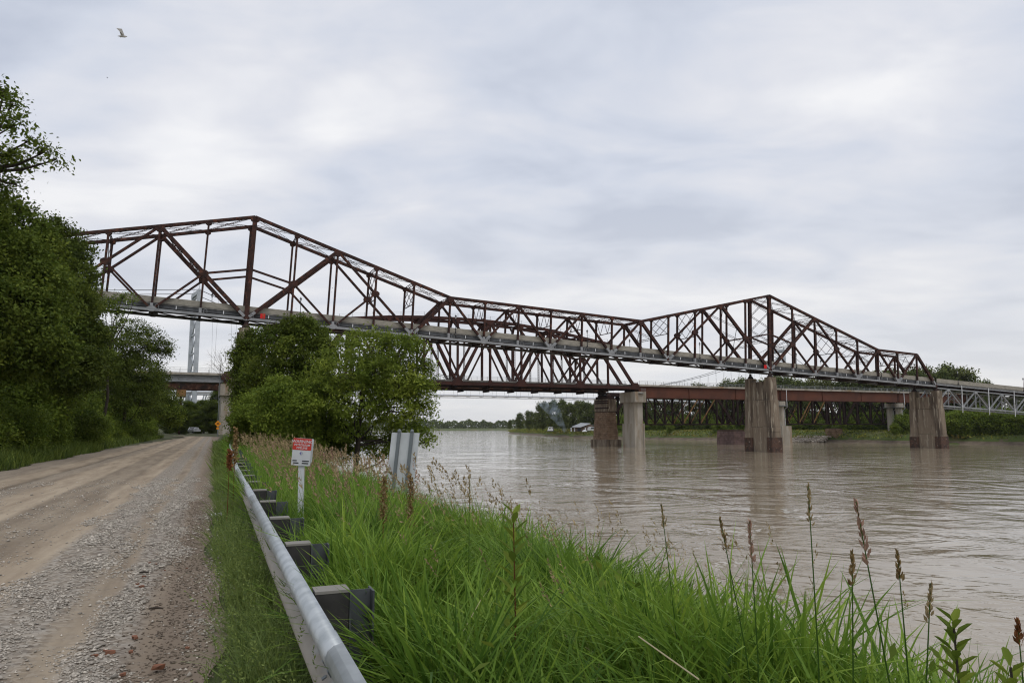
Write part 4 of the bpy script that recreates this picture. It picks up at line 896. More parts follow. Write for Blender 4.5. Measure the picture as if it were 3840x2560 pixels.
WOOD = [
 ('roadside_tree', -200, 27, [(-90, 430, 120), (15, 340, 38), (40, 400, 30), (55, 470, 52, -1), (115, 525, 36), (170, 570, 30), (210, 600, 20), (95, 605, 36, 1), (0, 590, 60), (-40, 710, 100), (80, 700, 26), (-160, 620, 140)], 250, 30, .17, .24, 'leaf_mid', 'tall tree at the left edge whose sparse branches reach highest into the sky', .2, 1, 501, (.3, 1.)),
 ('roadside_tree', -20, 38, [(10, 830, 95), (100, 880, 85), (-90, 850, 110), (150, 950, 80), (40, 980, 120, -2), (-60, 1050, 140, -3), (120, 1080, 120, -2), (190, 1020, 55), (20, 1180, 150, -4), (170, 1190, 90, -2), (90, 1310, 140, -4), (-80, 1300, 160, -5), (190, 1330, 80, -3), (80, 790, 34), (150, 860, 36)], 1050, 46, .21, .30, 'leaf_mid', 'leafy roadside tree with rounded light green clumps at the left', .22, 1, 511, (.7, 1.)),
 ('roadside_tree', 250, 52, [(190, 880, 55), (245, 890, 50), (290, 950, 46), (200, 970, 85, -2), (325, 1000, 32), (280, 1040, 70, -2), (180, 1080, 100, -3), (340, 1070, 24), (250, 1150, 95, -3), (310, 1160, 44), (200, 1240, 120, -4), (290, 1270, 90, -3), (340, 1250, 40), (260, 1390, 110, -5), (350, 1370, 60, -2), (200, 835, 24), (320, 930, 16)], 1000, 46, .23, .32, 'leaf_dark', 'dense roadside tree that hides the left end of the rusty truss', .22, 1, 521, (.7, 1.)),
 ('roadside_tree', 390, 68, [(420, 1130, 34), (465, 1105, 26), (505, 1125, 18), (440, 1170, 36), (390, 1150, 30), (350, 1240, 50), (410, 1250, 40), (370, 1330, 70), (455, 1200, 20)], 130, 30, .19, .30, 'leaf_bright', 'sparse light green branches hanging in front of the bridge deck', .16, 1, 531, (.3, 1.)),
 ('roadside_tree', 470, 84, [(450, 1260, 60), (510, 1240, 50), (560, 1270, 46), (605, 1300, 34), (630, 1320, 18), (490, 1320, 80, -2), (570, 1340, 56), (430, 1350, 90, -2), (500, 1420, 100, -3), (580, 1420, 50), (430, 1470, 100, -3), (530, 1510, 90, -3)], 900, 44, .22, .34, 'leaf_dark', 'dark spreading tree left of the pale pipeline tower', .2, 1, 541, (.6, 1.)),
 ('roadside_tree', 590, 108, [(580, 1480, 60), (630, 1500, 46), (660, 1540, 30), (600, 1550, 66), (550, 1540, 70), (640, 1570, 44), (560, 1440, 50), (520, 1560, 70)], 520, 40, .26, .36, 'leaf_mid', 'leafy tree where the road passes under the girder', .16, 1, 551, (.6, 1.))]
for nm, x0, Y, spec, ncl, lpc, ln, spd, m_, lab, r_, mu, sd_, sh_ in WOOD: tag(lobed(nm, x0, Y, 0., spec, ncl, lpc, ln, spd, m_, lab, 'tree', r_, mu, sd_, .55, sh_), group='trees left of the road')
# low roadside shrubs on the left
r0 = rng(3)
SH = []
for i in range(30):
    s = 24 + 4.1 * i + r0.uniform(-1.2, 1.2); L = -9.0 - r0.uniform(0, 2.4) - (1.2 if i < 3 else 0); SH.append((L, s, r0.uniform(1.5, 3.1)))
for i in range(28):
    SH.append((-11.6 - r0.uniform(0, 3.5), 24 + 4.2 * i, r0.uniform(3.2, 5.6)))
for i, (L, s, h) in enumerate(SH):
    p = rw(L - max(0, s - 110) ** 2 * .0025, s, float(ground_z(L, s)) - .05)
    plant('roadside_shrub', 'shrub' if i % 3 else 'shrub_dark', p, h, ('%s low shrub along the left road edge counted from the camera' % ORD2(i) if i < 30 else '%s taller shrub behind the left road edge counted from the camera' % ORD2(i - 30)), 'shrub', 'shrubs along the left road edge', 1.15)
# shrubs and trees on the bank in the middle, each from its own lobes
lobed('bank_tree', 1060, 52, -.9, [(1030, 1290, 75), (1120, 1240, 55), (1170, 1260, 60, 1), (1080, 1330, 80, -1), (1170, 1350, 90), (1000, 1380, 70, 1), (1080, 1420, 85), (1180, 1460, 80, -1), (1010, 1470, 75), (1100, 1215, 36), (1060, 1250, 38), (1150, 1210, 34), (960, 1420, 50), (1220, 1300, 50), (1100, 1510, 90, 1)],
      1150, 32, .23, .25, 'leaf_mid', 'dense dark green tree on the bank left of the lighter one', 'tree', .14, 2, 301)
lobed('bank_tree', 925, 62, -.5, [(930, 1290, 44), (915, 1340, 48), (940, 1390, 55), (905, 1400, 34, 1), (930, 1450, 60), (890, 1330, 24), (945, 1255, 30), (925, 1500, 60), (950, 1330, 40)], 700, 30, .22, .28, 'leaf_mid', 'tall leafy shoot at the left end of the bank thicket', 'tree', .1, 3, 311)
lobed('bank_shrub', 925, 44, -.3, [(905, 1540, 38), (945, 1520, 48), (985, 1500, 50, 1), (900, 1590, 34), (950, 1580, 60), (1000, 1570, 60), (920, 1560, 45, -1), (885, 1570, 22), (900, 1640, 40), (960, 1650, 60), (1010, 1640, 50)], 800, 30, .17, .22, 'leaf_bright', 'light green shrub at the left foot of the bank thicket', 'shrub', .05, 5, 321)
lobed('bank_shrub', 1060, 40, -.5, [(1020, 1500, 55), (1080, 1480, 60), (1040, 1440, 44, 1), (1100, 1540, 70), (1030, 1580, 70), (1120, 1600, 75), (1150, 1530, 55, -1), (1000, 1560, 45), (1050, 1660, 70), (1130, 1670, 70)], 1000, 30, .17, .22, 'leaf_bright', 'light green shrub in front of the dark bank tree', 'shrub', .05, 5, 331)
lobed('bank_shrub', 1200, 43, -1.5, [(1190, 1500, 60), (1230, 1450, 55), (1170, 1560, 65), (1240, 1570, 75), (1210, 1630, 70), (1160, 1620, 60, 1), (1270, 1640, 60), (1200, 1690, 60), (1280, 1700, 50)], 800, 28, .17, .22, 'leaf_mid', 'bushy shrub above the red warning sign', 'shrub', .05, 5, 341)
# the spreading light tree over the water: built from its own lobes
p = by_px(1335, 41); p[2] = -2.6
T_ = thing('spreading_bank_tree', p, 'spreading light green tree leaning over the water behind the signs', 'tree')
def lobe_px(x, y, rpx, Y=41., dy=0.):
    q = at_y(x, y, Y + dy) - p; s = rpx / F_PX * Y; return (q[0], q[1], q[2], s, s * .85)
lobes = [lobe_px(*a) for a in ((1270, 1400, 110), (1390, 1320, 105, 41, -1), (1500, 1330, 100), (1560, 1420, 75, 41, .6), (1450, 1430, 125, 41, 1), (1330, 1500, 115, 41, -1), (1480, 1520, 110, 41, -.6), (1570, 1500, 60), (1540, 1590, 62, 41, .8),
                              (1600, 1620, 36), (1240, 1520, 95, 41, .8), (1400, 1590, 85, 41, 1.5), (1300, 1610, 70), (1345, 1270, 42), (1290, 1290, 40), (1440, 1280, 45), (1540, 1300, 48), (1480, 1640, 60, 41, 1), (1600, 1370, 26), (1190, 1440, 70), (1350, 1660, 60, 41, 1.5), (1420, 1680, 60, 41, 1), (1480, 1690, 45), (1620, 1560, 22), (1610, 1660, 28), (1580, 1450, 50, 41, -.8), (1600, 1520, 34, 41, -.5), (1500, 1440, 80, 41, -1.4), (1530, 1640, 50), (1400, 1400, 80, 41, -1.6))]
cm, tips = crown_mesh(88, lobes, 1550, 25, .22, .21, .34, .3, (.4, 1.05)); cm.materials.append(MT['leaf_young']); link('crown', cm, None, T_)
tm = wood_mesh(89, 1.2, lobes, tips, .13, (.05, 0), 150, 3); link('trunk', tm, 'bark', T_)
# bare dead shrub beside the left pier
p = by_px(955, 82); p[2] = -1.
mb = MB(); r0 = rng(17)
def twig(a, d, ln, rad, dep):
    e_ = a + d * ln; mb.tube([a, (a + e_) / 2 + r0.normal(0, .06, 3) * ln, e_], [rad, rad * .75, rad * .5], 4, False)
    if dep:
        for i in range(3 if dep > 2 else 4): twig(a + (e_ - a) * r0.uniform(.45, 1), unit(d + r0.normal(0, .42, 3) + V(0, 0, .12)), ln * r0.uniform(.55, .8), rad * .55, dep - 1)
for i, (dx, top) in enumerate(((-1.2, 1.), (1.2, 1.05), (3.4, .85), (-2.6, .75))):
    twig(p + V(dx * .5, 0, 4), unit(V(dx * .14, r0.normal(0, .05), 1)), 5.0 * top, .09, 4)
mb.tube([p, p + V(0, 0, 5)], [.16, .1], 6)
single(mb, 'dead_shrub', 'deadwood', 'bare leafless shrub with pale twigs in front of the left truss tower', 'shrub')

# far bank woods
r0 = rng(23)
FAR = []
for x, Y, yt in ((1912, 640, 1572), (1950, 600, 1548), (1985, 560, 1540), (2012, 520, 1545), (2035, 500, 1508), (2075, 470, 1502), (2110, 480, 1498), (2140, 450, 1512), (2165, 470, 1500), (2195, 445, 1506), (2225, 440, 1512), (2260, 430, 1520),
                 (2310, 410, 1508), (2350, 420, 1500), (2400, 400, 1492), (2440, 400, 1478), (2480, 395, 1470), (2530, 390, 1472), (2580, 380, 1455), (2625, 378, 1440), (2660, 372, 1452), (2700, 368, 1448), (2745, 362, 1432), (2785, 360, 1428),
                 (2830, 355, 1436), (2880, 350, 1425), (2925, 345, 1412), (2965, 342, 1420), (3010, 338, 1432), (3060, 332, 1415), (3110, 330, 1425), (3160, 325, 1432), (3210, 322, 1405), (3250, 320, 1418), (3300, 315, 1400), (3350, 312, 1392),
                 (3400, 310, 1408), (3440, 308, 1390), (3490, 305, 1378), (3530, 300, 1400), (3570, 300, 1376), (3620, 298, 1384), (3655, 295, 1425), (3700, 292, 1440), (3750, 290, 1462), (3810, 286, 1478), (3870, 282, 1470)): FAR.append((x, Y, yt))
for i, (x, Y, yt) in enumerate(FAR):
    p = by_px(x, Y + r0.uniform(-8, 8)); p[2] = -.6; k = 'far_airy' if r0.random() < (.35 if x > 2280 else .2) else 'far'
    if x < 2280: lab = ORD[i] + ' tree from the left in the camp wood on the far bank'; gp = 'trees of the camp wood on the far bank'
    elif x < 2900: lab = ORD[i - 12] + ' tree from the left behind the dark old deck truss'; gp = 'trees behind the old deck truss'
    else: lab = ORD[i - 25] + ' far bank tree counted rightwards from the tall road pier'; gp = 'trees behind the right end of the bridges'
    plant('far_bank_tree', k, p, (1597 - yt) / F_PX * Y + CZ + .6, lab, 'tree', gp, r0.uniform(.75, 1.05))
for i in range(46):       # understorey in front of the trunks
    x = 2290 + i * 34 + r0.uniform(-10, 10); Y = np.interp(x, [2290, 2600, 3000, 3400, 3900], [392, 368, 318, 285, 262]) + r0.uniform(0, 14); p = by_px(x, Y); p[2] = -.9
    plant('far_bank_shrub', 'far_low', p, r0.uniform(4., 8.5), '%s green shrub from the left at the foot of the far bank trees' % ORD2(i), 'shrub', 'shrubs at the foot of the far bank trees', 1.1)
for j, (x, Y, h) in enumerate(((3560, 252, 6.6), (3610, 249, 7.2), (3660, 250, 7.4), (3715, 246, 7.0), (3765, 243, 6.6), (3820, 241, 6.2), (3880, 240, 6.8), (3590, 262, 8), (3690, 258, 8.6), (3790, 255, 8))):
    p = by_px(x, Y); p[2] = -1.2; plant('willow_shrub', 'far_low', p, h, ('%s front willow shrub rightwards below the silver deck truss' % ORD[j] if j < 7 else '%s willow shrub of the back row below the silver deck truss' % ORD[j - 7]), 'shrub', 'willow shrubs below the silver deck truss', .95)
for x, Y, h, lab in ((2512, 352, 3.4, 'lone round shrub on the grassy bank under the girder'), (2690, 330, 5.2, 'wide green bush on the grassy bank left of the purplish pier'), (2730, 326, 4.6, 'green bush on the bank beside the purplish stone pier'), (3385, 268, 6.5, 'dark shrub growing beside the twin round columns'), (3355, 262, 3.2, 'low dark shrub at the foot of the twin round columns')):
    p = by_px(x, Y); p[2] = -1.0; plant('bank_bush', 'far_low', p, h, lab, 'shrub', None, .9)
# distant wood across the bend (one mass) and weeds on the far bank
r0 = rng(29); n = 40000
X = r0.uniform(-900, 600, n); top = 16 + 1.2 * np.sin(X * .021) + 1.6 * np.sin(X * .067 + 1) + 2 * np.sin(X * .19) + 1.5 * np.sin(X * .43 + 2); Yy = 1470 + r0.uniform(0, 60, n) + 25 * np.sin(X * .006)
Zz = WZ + 2.5 + top * r0.uniform(0, 1, n) ** .7
v, q = leaf_arrays(r0, np.column_stack([X, Yy, Zz]), rdir(r0, n) + V(0, 0, .4), r0.uniform(2.2, 4.2, n), .75)
o = link('distant_wood', np_mesh('distant_wood', v, q, tint=np.repeat(r0.uniform(.2, .7, n), 4)), 'leaf_far'); tag(o, 'low dark distant wood across the river bend', 'wood', kind='stuff')
n = 42000; i_ = r0.integers(0, int(len(BP) * .9), n); d_ = 2.2 + 26 * r0.random(n) ** 1.8
C = np.column_stack([BP[i_] + BN[i_] * d_[:, None] + r0.normal(0, 2, (n, 2)), np.interp(d_, [0, 1.2, 2.5, 4, 7, 11, 30], [WZ, WZ + .8, WZ + 1.9, WZ + 2.7, -1.5, -.9, -.5])])
v, q = leaf_arrays(r0, C + V(0, 0, .3), rdir(r0, n) * .7 + V(0, 0, .8), r0.uniform(.5, 1.3, n), .5)
MT['weed'] = mat('bank_weeds', (.155, .195, .04), .8, transl=.25, tint=.45, spec=.1, col2=(.23, .21, .045), scale=.05, lo=.5, hi=.62)
o = link('bank_weeds', np_mesh('bank_weeds', v, q, tint=np.repeat(r0.uniform(0, 1, n), 4)), 'weed'); tag(o, 'rank green and yellow weeds covering the far bank', 'weeds', kind='stuff')

def stones(r, C, size, flat=.6, low=False):
    """pebbles: squashed icosahedra, 20 faces each"""
    ph = (1 + 5 ** .5) / 2
    B = np.array([(-1, ph, 0), (1, ph, 0), (-1, -ph, 0), (1, -ph, 0), (0, -1, ph), (0, 1, ph), (0, -1, -ph), (0, 1, -ph), (ph, 0, -1), (ph, 0, 1), (-ph, 0, -1), (-ph, 0, 1)], float) / 1.9
    Fc = np.array([(0, 11, 5), (0, 5, 1), (0, 1, 7), (0, 7, 10), (0, 10, 11), (1, 5, 9), (5, 11, 4), (11, 10, 2), (10, 7, 6), (7, 1, 8), (3, 9, 4), (3, 4, 2), (3, 2, 6), (3, 6, 8), (3, 8, 9), (4, 9, 5), (2, 4, 11), (6, 2, 10), (8, 6, 7), (9, 8, 1)])
    if low:     # twelve faces for the many small ones
        B = np.array([(0, 0, 1.), (.95, 0, .25), (.3, .9, .2), (-.75, .55, .3), (-.75, -.6, .2), (.35, -.9, .3), (0, 0, -.6), (1.0, .1, -.2)]) / 1.0
        Fc = np.array([(0, 1, 2), (0, 2, 3), (0, 3, 4), (0, 4, 5), (0, 5, 1), (1, 7, 2), (7, 6, 2), (2, 6, 3), (3, 6, 4), (4, 6, 5), (5, 6, 7), (5, 7, 1)])
    nv = len(B)
    n = len(C); a = r.uniform(0, 6.28, n); ca, sa = np.cos(a)[:, None], np.sin(a)[:, None]
    S = size[:, None] * np.stack([r.uniform(.8, 1.4, n), r.uniform(.6, 1., n), r.uniform(.45, .8, n) * flat / .6], 1)
    Vv = B[None] * (1 + r.normal(0, .13, (n, nv, 1))) * S[:, None, :]
    x = Vv[..., 0] * ca - Vv[..., 1] * sa; y = Vv[..., 0] * sa + Vv[..., 1] * ca
    Vv = np.stack([x, y, Vv[..., 2]], -1) + C[:, None, :]
    return Vv.reshape(-1, 3), (Fc[None] + nv * np.arange(n)[:, None, None]).reshape(-1, 3)
n = 700; x_ = r0.uniform(2955, 3080, n); C = np.array([by_px(x, np.interp(x, [2955, 3080], [291, 279])) for x in x_]); hh = r0.uniform(0, 1, n); C[:, 2] = WZ + .1 + hh * 2.2; C[:, :2] += V(.9, .45)[None] * (hh * 4)[:, None] + r0.normal(0, .4, (n, 2))
v, q = stones(r0, C, r0.uniform(.25, .65, n)); o = link('riprap', np_mesh('riprap', v, None, q, np.repeat(r0.uniform(0, 1, n), 12)), 'riprap'); tag(o, 'pale broken rock heaped at the far water edge', 'rocks', kind='stuff')

# ------------------------------------------------------------------ camp on the far bank
def cam_box(x, y, Y): return at_y(x, y, Y)
YC = 425.; gz = -1.35
def fb(x, dy=0., z=0.): return by_px(x, YC + dy) + Z * (gz + z)
mpp = YC / F_PX
root = thing('camp_shed', fb(2185), 'open camp shed with pale metal roof beside the smoke', 'shed')
T = lambda a, b_, c: fb(2185) + V(a, b_, c)
MB().prism([T(-6.5, -2.5, 2.6), T(-1.5, -2.5, 2.5), T(4.8, 0, 4.6), T(-.8, 0, 4.9)], V(0, 3, .25)).build('metal_roof', 'roofmetal', root)
MB().prism([T(-6, -.4, 0), T(6.5, -.4, 0), T(6.5, -.4, 2.8), T(4.4, -.4, 4.4), T(-1, -.4, 3.2), T(-6, -.4, 2.5)], V(0, .3, 0)).build('plank_wall', 'planks', root)
for a in (-7.2, -5.2, 1.2, 5.2): MB().box(a, a + .7, -.6, -.45, 0, 2.3, T).build('wall_panel', 'white', root)
for a in (-3.2, 2.6): MB().box(a, a + 2.0, -.62, -.44, .3, 1.9, T).build('dark_opening', 'darkwin', root)
root = thing('camper', fb(2066), 'small white camper with dark windows left of the smoke', 'camper'); T = lambda a, b_, c: fb(2066) + V(a, b_, c)
MB().prism([T(-2., 0, .5), T(1.3, 0, .5), T(1.3, 0, 1.6), T(1.1, 0, 2.6), T(-1.2, 0, 2.7), T(-1.7, 0, 1.5)], V(0, 2, 0)).build('body', 'white', root)
for a in (-1.1, -.35, .5): MB().box(a, a + .5, -.03, .03, 1.55, 2.3, T).build('window', 'darkwin', root)
MB().box(-1.9, 1.2, -.1, 1.9, .1, .48, T).build('chassis', 'black', root)
root = thing('travel_trailer', fb(2222, -3), 'white rounded travel trailer beside the brown stone pier', 'trailer'); T = lambda a, b_, c: fb(2222, -3) + V(a, b_, c)
MB().prism([T(-3, 0, .5), T(3, 0, .5), T(3, 0, 2.), T(2.6, 0, 2.7), T(-1.8, 0, 2.8), T(-2.7, 0, 2.1)], V(0, 2.2, 0)).build('body', 'white', root)
MB().box(-1, .8, -.03, .03, 1.5, 2.3, T).build('window', 'darkwin', root); MB().box(1.3, 2.3, -.03, .03, 1.3, 2.2, T).build('window', 'darkwin', root)
for a in (-1, 1): MB().tube([T(a, -.1, .4), T(a, .2, .4)], .4, 10).build('wheel', 'black', root)
root = thing('canopy', fb(2226, 4), 'pale flat canopy roof above the white trailer', 'canopy'); T = lambda a, b_, c: fb(2226, 4) + V(a, b_, c)
MB().box(-3.5, 4, 0, 4, 3.7, 3.9, T).build('roof_sheet', 'roofmetal', root)
for a in (-3.2, 3.5): MB().box(a, a + .15, .1, .25, 0, 3.7, T).build('post', 'planks', root)
root = thing('white_mound', fb(2192, -8), 'white rounded tarpaulin in the weeds below the shed', 'tarpaulin')
MB().lathe(fb(2192, -8), [(1.5, 0), (1.3, .5), (.7, .85), (.1, 1.)], 10).build('cover', 'white', root)
# camp fire smoke
p0, p1, p2 = at_y(2122, 1618, YC - 3), at_y(2092, 1568, YC - 3), at_y(2050, 1498, YC - 3)
mb = MB(); pts = [p0, along(p0, p1, .5), p1, along(p1, p2, .45), p2]; mb.tube(pts, [1.2, 2.0, 3.0, 4.6, 5.6], 14)
MT['smoke'] = m = bpy.data.materials.new('smoke'); m.use_nodes = True; t = m.node_tree; t.nodes.clear(); out = t.nodes.new('ShaderNodeOutputMaterial'); pv = t.nodes.new('ShaderNodeVolumePrincipled'); t.links.new(pv.outputs[0], out.inputs['Volume'])
pv.inputs['Color'].default_value = (.62, .74, .88, 1); pv.inputs['Anisotropy'].default_value = .2
tc = t.nodes.new('ShaderNodeTexCoord'); nz = t.nodes.new('ShaderNodeTexNoise'); nz.inputs['Scale'].default_value = .28; nz.inputs['Detail'].default_value = 3; t.links.new(tc.outputs['Object'], nz.inputs[0])
mr = t.nodes.new('ShaderNodeMapRange'); mr.inputs[1].default_value = .44; mr.inputs[2].default_value = .68; mr.inputs[3].default_value = 0; mr.inputs[4].default_value = .10; t.links.new(nz.outputs[0], mr.inputs[0]); t.links.new(mr.outputs[0], pv.inputs['Density'])
o = single(mb, 'smoke', 'smoke', 'thin blue camp fire smoke drifting up left before the trees', 'smoke', kind='stuff')

# ------------------------------------------------------------------ guardrail
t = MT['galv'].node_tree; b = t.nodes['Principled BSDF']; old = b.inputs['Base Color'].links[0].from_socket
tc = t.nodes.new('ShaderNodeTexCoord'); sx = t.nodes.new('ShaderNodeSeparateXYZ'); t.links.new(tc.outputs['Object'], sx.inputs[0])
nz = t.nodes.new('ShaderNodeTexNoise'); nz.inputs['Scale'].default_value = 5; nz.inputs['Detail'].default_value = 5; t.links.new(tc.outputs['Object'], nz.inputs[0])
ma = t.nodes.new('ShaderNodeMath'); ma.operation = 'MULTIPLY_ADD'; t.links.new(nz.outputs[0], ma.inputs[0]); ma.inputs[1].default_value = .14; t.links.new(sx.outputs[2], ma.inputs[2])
mr = t.nodes.new('ShaderNodeMapRange'); t.links.new(ma.outputs[0], mr.inputs[0]); mr.inputs[1].default_value = .56; mr.inputs[2].default_value = .50; mr.inputs[3].default_value = 0; mr.inputs[4].default_value = .85     # beige, matt and less metallic on the lower half
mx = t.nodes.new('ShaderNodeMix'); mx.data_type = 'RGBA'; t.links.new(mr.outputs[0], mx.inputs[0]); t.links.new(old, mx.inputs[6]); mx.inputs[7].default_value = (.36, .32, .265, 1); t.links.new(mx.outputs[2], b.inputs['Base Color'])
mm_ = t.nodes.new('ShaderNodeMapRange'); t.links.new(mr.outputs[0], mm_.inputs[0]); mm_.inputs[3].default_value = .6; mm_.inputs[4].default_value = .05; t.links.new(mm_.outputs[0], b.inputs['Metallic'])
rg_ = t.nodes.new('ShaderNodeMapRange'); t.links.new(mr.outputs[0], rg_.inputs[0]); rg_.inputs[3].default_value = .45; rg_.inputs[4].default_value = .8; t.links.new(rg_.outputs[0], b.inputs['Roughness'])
RL = .59
rail = thing('guardrail', rw(RL, 0, 0), 'galvanised steel guardrail running along the right side of the gravel road', 'guardrail')
W = [(-.012, .622), (-.05, .616), (-.074, .598), (-.083, .572), (-.083, .548), (-.072, .522), (-.022, .486), (-.004, .474), (-.004, .456), (-.022, .444), (-.072, .408), (-.083, .382), (-.083, .358), (-.074, .332), (-.05, .314), (-.012, .308)]
def rail_L(s): return RL + .0 * s + np.interp(s, [0, 20, 45, 70], [0, 0, .28, .8])
seg = 7.62; tops_z = lambda s: .005 * math.sin(s * .7)
for i in range(-1, 8):
    s0, s1 = -4.2 + seg * i, -4.2 + seg * (i + 1) + .22
    v = []; f = []
    for s in (s0, (s0 + s1) / 2, s1):
        for dl, z in W: v.append(rw(rail_L(s) + dl + .083 * 0 - (.004 if i % 2 else 0), s, z + .0 + tops_z(s)))
    n = len(W)
    for a in range(2):
        for j in range(n - 1): f.append((a * n + j, a * n + j + 1, (a + 1) * n + j + 1, (a + 1) * n + j))
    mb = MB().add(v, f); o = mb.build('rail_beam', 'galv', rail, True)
    sol = o.modifiers.new('thickness', 'SOLIDIFY'); sol.thickness = .006
    for dl, z in ((-.05, .505), (-.05, .425)):
        for ds_ in (-.03, -.19): MB().beam(rw(rail_L(s1) + dl, s1 + ds_, z), rw(rail_L(s1) + dl - .02, s1 + ds_, z - .012), .03, .03, SD).build('bolt', 'galvpost', rail)
for i in range(33):
    s = 2.715 + 1.905 * i; L = rail_L(s)
    T = lambda a, b_, c: rw(L + a, s + b_, c)
    MB().beam(T(-.004, 0, .465), T(-.02, 0, .465), .04, .04, SD).build('bolt', 'galvpost', rail)
    bl = MB().box(.008, .205, -.075, .075, .22, .605, T).build('offset_block', 'block', rail)
    MB().box(.004, .208, -.078, .078, .605, .622, T).build('block_cap', 'blocktop', bl)
    mb = MB().box(.21, .222, -.075, .075, -.6, .60, T).box(.35, .362, -.075, .075, -.6, .60, T).box(.222, .35, -.004, .004, -.6, .60, T); mb.build('post', 'postgrey', rail)

# ------------------------------------------------------------------ signs
def oriented(root, name, m, size, T, parent=None): pass
def text(body, size, origin, xd, yd, m, parent, name='lettering'):
    c_ = bpy.data.curves.new(name, 'FONT'); c_.body = body; c_.size = size; c_.align_x = 'CENTER'; c_.align_y = 'CENTER'; c_.offset = size * .012; c_.materials.append(MT[m])
    to = bpy.data.objects.new(name, c_); COL.objects.link(to); to.parent = parent; z_ = np.cross(xd, yd); q = origin - (OFF.get(parent) if parent in OFF else OFF[parent.parent]); mm = Matrix.Identity(4)
    for i in range(3): mm[i][0] = xd[i]; mm[i][1] = yd[i]; mm[i][2] = z_[i]; mm[i][3] = q[i]
    dg = bpy.context.evaluated_depsgraph_get(); me = bpy.data.meshes.new_from_object(to.evaluated_get(dg)); bpy.data.objects.remove(to); o = link(name, me, m, parent); o.matrix_local = mm; return o
text(NUM[1], .95, hw(NUM[0] + .1, -.368, .72), HU, Z, 'ochre', bridge, 'numeral')
YS = 11.2; c = at_y(1131, 1694, YS); xd = unit(V(.985, .06, -.07)); yd = unit(V(.02, 0, 1) - xd * np.dot(V(.02, 0, 1), xd)); zd = np.cross(xd, yd)
gb_ = ground_at(c); ws = thing('warning_sign', V(c[0], c[1], gb_), 'red and white pipeline warning sign on a white post in the grass', 'sign')
def S_(a, b_, c_=0.): return c + xd * a + yd * b_ + zd * c_
hw_, hh_ = .142, .208
def rounded(w0, w1, h0, h1, r_=.018):
    P_ = []
    for cx_, cy_, a0 in ((w1 - r_, h1 - r_, 0), (w0 + r_, h1 - r_, 90), (w0 + r_, h0 + r_, 180), (w1 - r_, h0 + r_, 270)):
        for j in range(4): t_ = R(a0 + j * 30); P_.append((cx_ + r_ * math.cos(t_), cy_ + r_ * math.sin(t_)))
    return P_
MB().prism([S_(a, b_, -.006) for a, b_ in rounded(-hw_, hw_, -hh_, hh_)], zd * .006).build('sign_face', 'signwhite', ws)
MB().prism([S_(a + .015, b_, -.07) for a, b_ in rounded(-hw_, hw_, -hh_, hh_)], zd * .006).build('back_plate', 'signwhite', ws)
MB().prism([S_(a, b_, .0015) for a, b_ in rounded(-hw_, hw_, .03, hh_, .012)], zd * .002).build('red_field', 'signred', ws)
text('WARNING', .067, S_(0, .158, .005), xd, yd, 'signwhite', ws); text('PETROLEUM', .044, S_(0, .105, .005), xd, yd, 'signwhite', ws); text('PIPELINE', .044, S_(0, .06, .005), xd, yd, 'signwhite', ws)
MT['logo'] = mat('logo_blue', (.16, .17, .34), .5); MT['logo2'] = mat('logo_pale', (.36, .37, .46), .5)
MB().prism([S_(-.03, -.02, .003), S_(-.004, .012, .003), S_(-.004, -.052, .003)], zd * .001).build('emblem', 'logo', ws)
MB().prism([S_(.004, .012, .003), S_(.022, -.02, .003), S_(.004, -.052, .003)], zd * .001).build('emblem', 'logo2', ws)
for b_, a0, a1 in ((-.135, -.125, -.06), (-.135, .02, .125), (-.17, -.11, -.03), (-.17, .02, .12)): MB().box(a0, a1, b_ - .008, b_ + .008, .002, .004, S_).build('small_print', 'black', ws)
MB().beam(V(c[0] + .01, c[1] + .05, gb_ - .3), S_(0, -hh_ + .1, -.045), .085, .04, xd).build('post', 'signwhite', ws)

# white sign seen from behind, on two channel posts
YB = 14.6; c = at_y(1512, 1715, YB); tl = unit(V(.095, 0, 1)); xd = unit(V(.98, -.2, -.02)); zd = np.cross(xd, tl)
bs_ = thing('sign_back', V(c[0], c[1], ground_at(c)), 'plain white sign seen from behind on two grey channel posts', 'sign')
def B2(a, b_, c_=0.): return c + xd * a + tl * b_ - zd * c_
MB().box(-.30, .29, -.70, .50, 0, .004, B2).build('sign_panel', 'signwhite', bs_)
for a in (-.135, .135):
    mb = MB().box(a - .032, a + .032, -2.0, .53, -.035, -.028, B2).box(a - .032, a - .026, -2.0, .53, -.028, -.002, B2).box(a + .026, a + .032, -2., .53, -.028, -.002, B2)
    mb.tube([B2(a, .52, -.018), B2(a, .55, -.018), B2(a, .57, -.018)], [.038, .034, .012], 10); mb.build('channel_post', 'galvpost', bs_)

# diamond sign, solar panel and parked car by the far pier
YD = 125.; c = at_y(817, 1588, YD); ds = thing('diamond_sign', V(c[0], c[1], .1), 'orange diamond road sign beside the pale railway pier', 'sign')
MB().prism([c + V(-.55, 0, 0), c + V(0, 0, -.55), c + V(.55, 0, 0), c + V(0, 0, .55)], V(0, .03, 0)).build('sign_face', 'orange', ds)
for dz, w in ((.12, .18), (0, .3), (-.12, .18)): MB().box(-w, w, -.01, -.002, dz - .035, dz + .035, lambda a, b_, z: c + V(a, b_, z)).build('lettering_line', 'black', ds)
MB().box(-.22, .22, 0, .03, -.95, -.62, lambda a, b_, z: c + V(a, b_, z)).build('lower_plate', 'orange', ds)
MB().beam(V(c[0], c[1] + .06, 0), c + V(0, .06, .2), .08, .08, V(1, 0, 0)).build('post', 'galvpost', ds)
YQ = 62.; c = at_y(869, 1533, YQ); sp_ = thing('solar_panel', V(c[0], c[1], -.3), 'small tilted solar panel on a pole before the pale pier', 'solar panel')
Tq = lambda a, b_, z: c + V(a + b_ * .35, b_ * .8, z + b_ * .75)
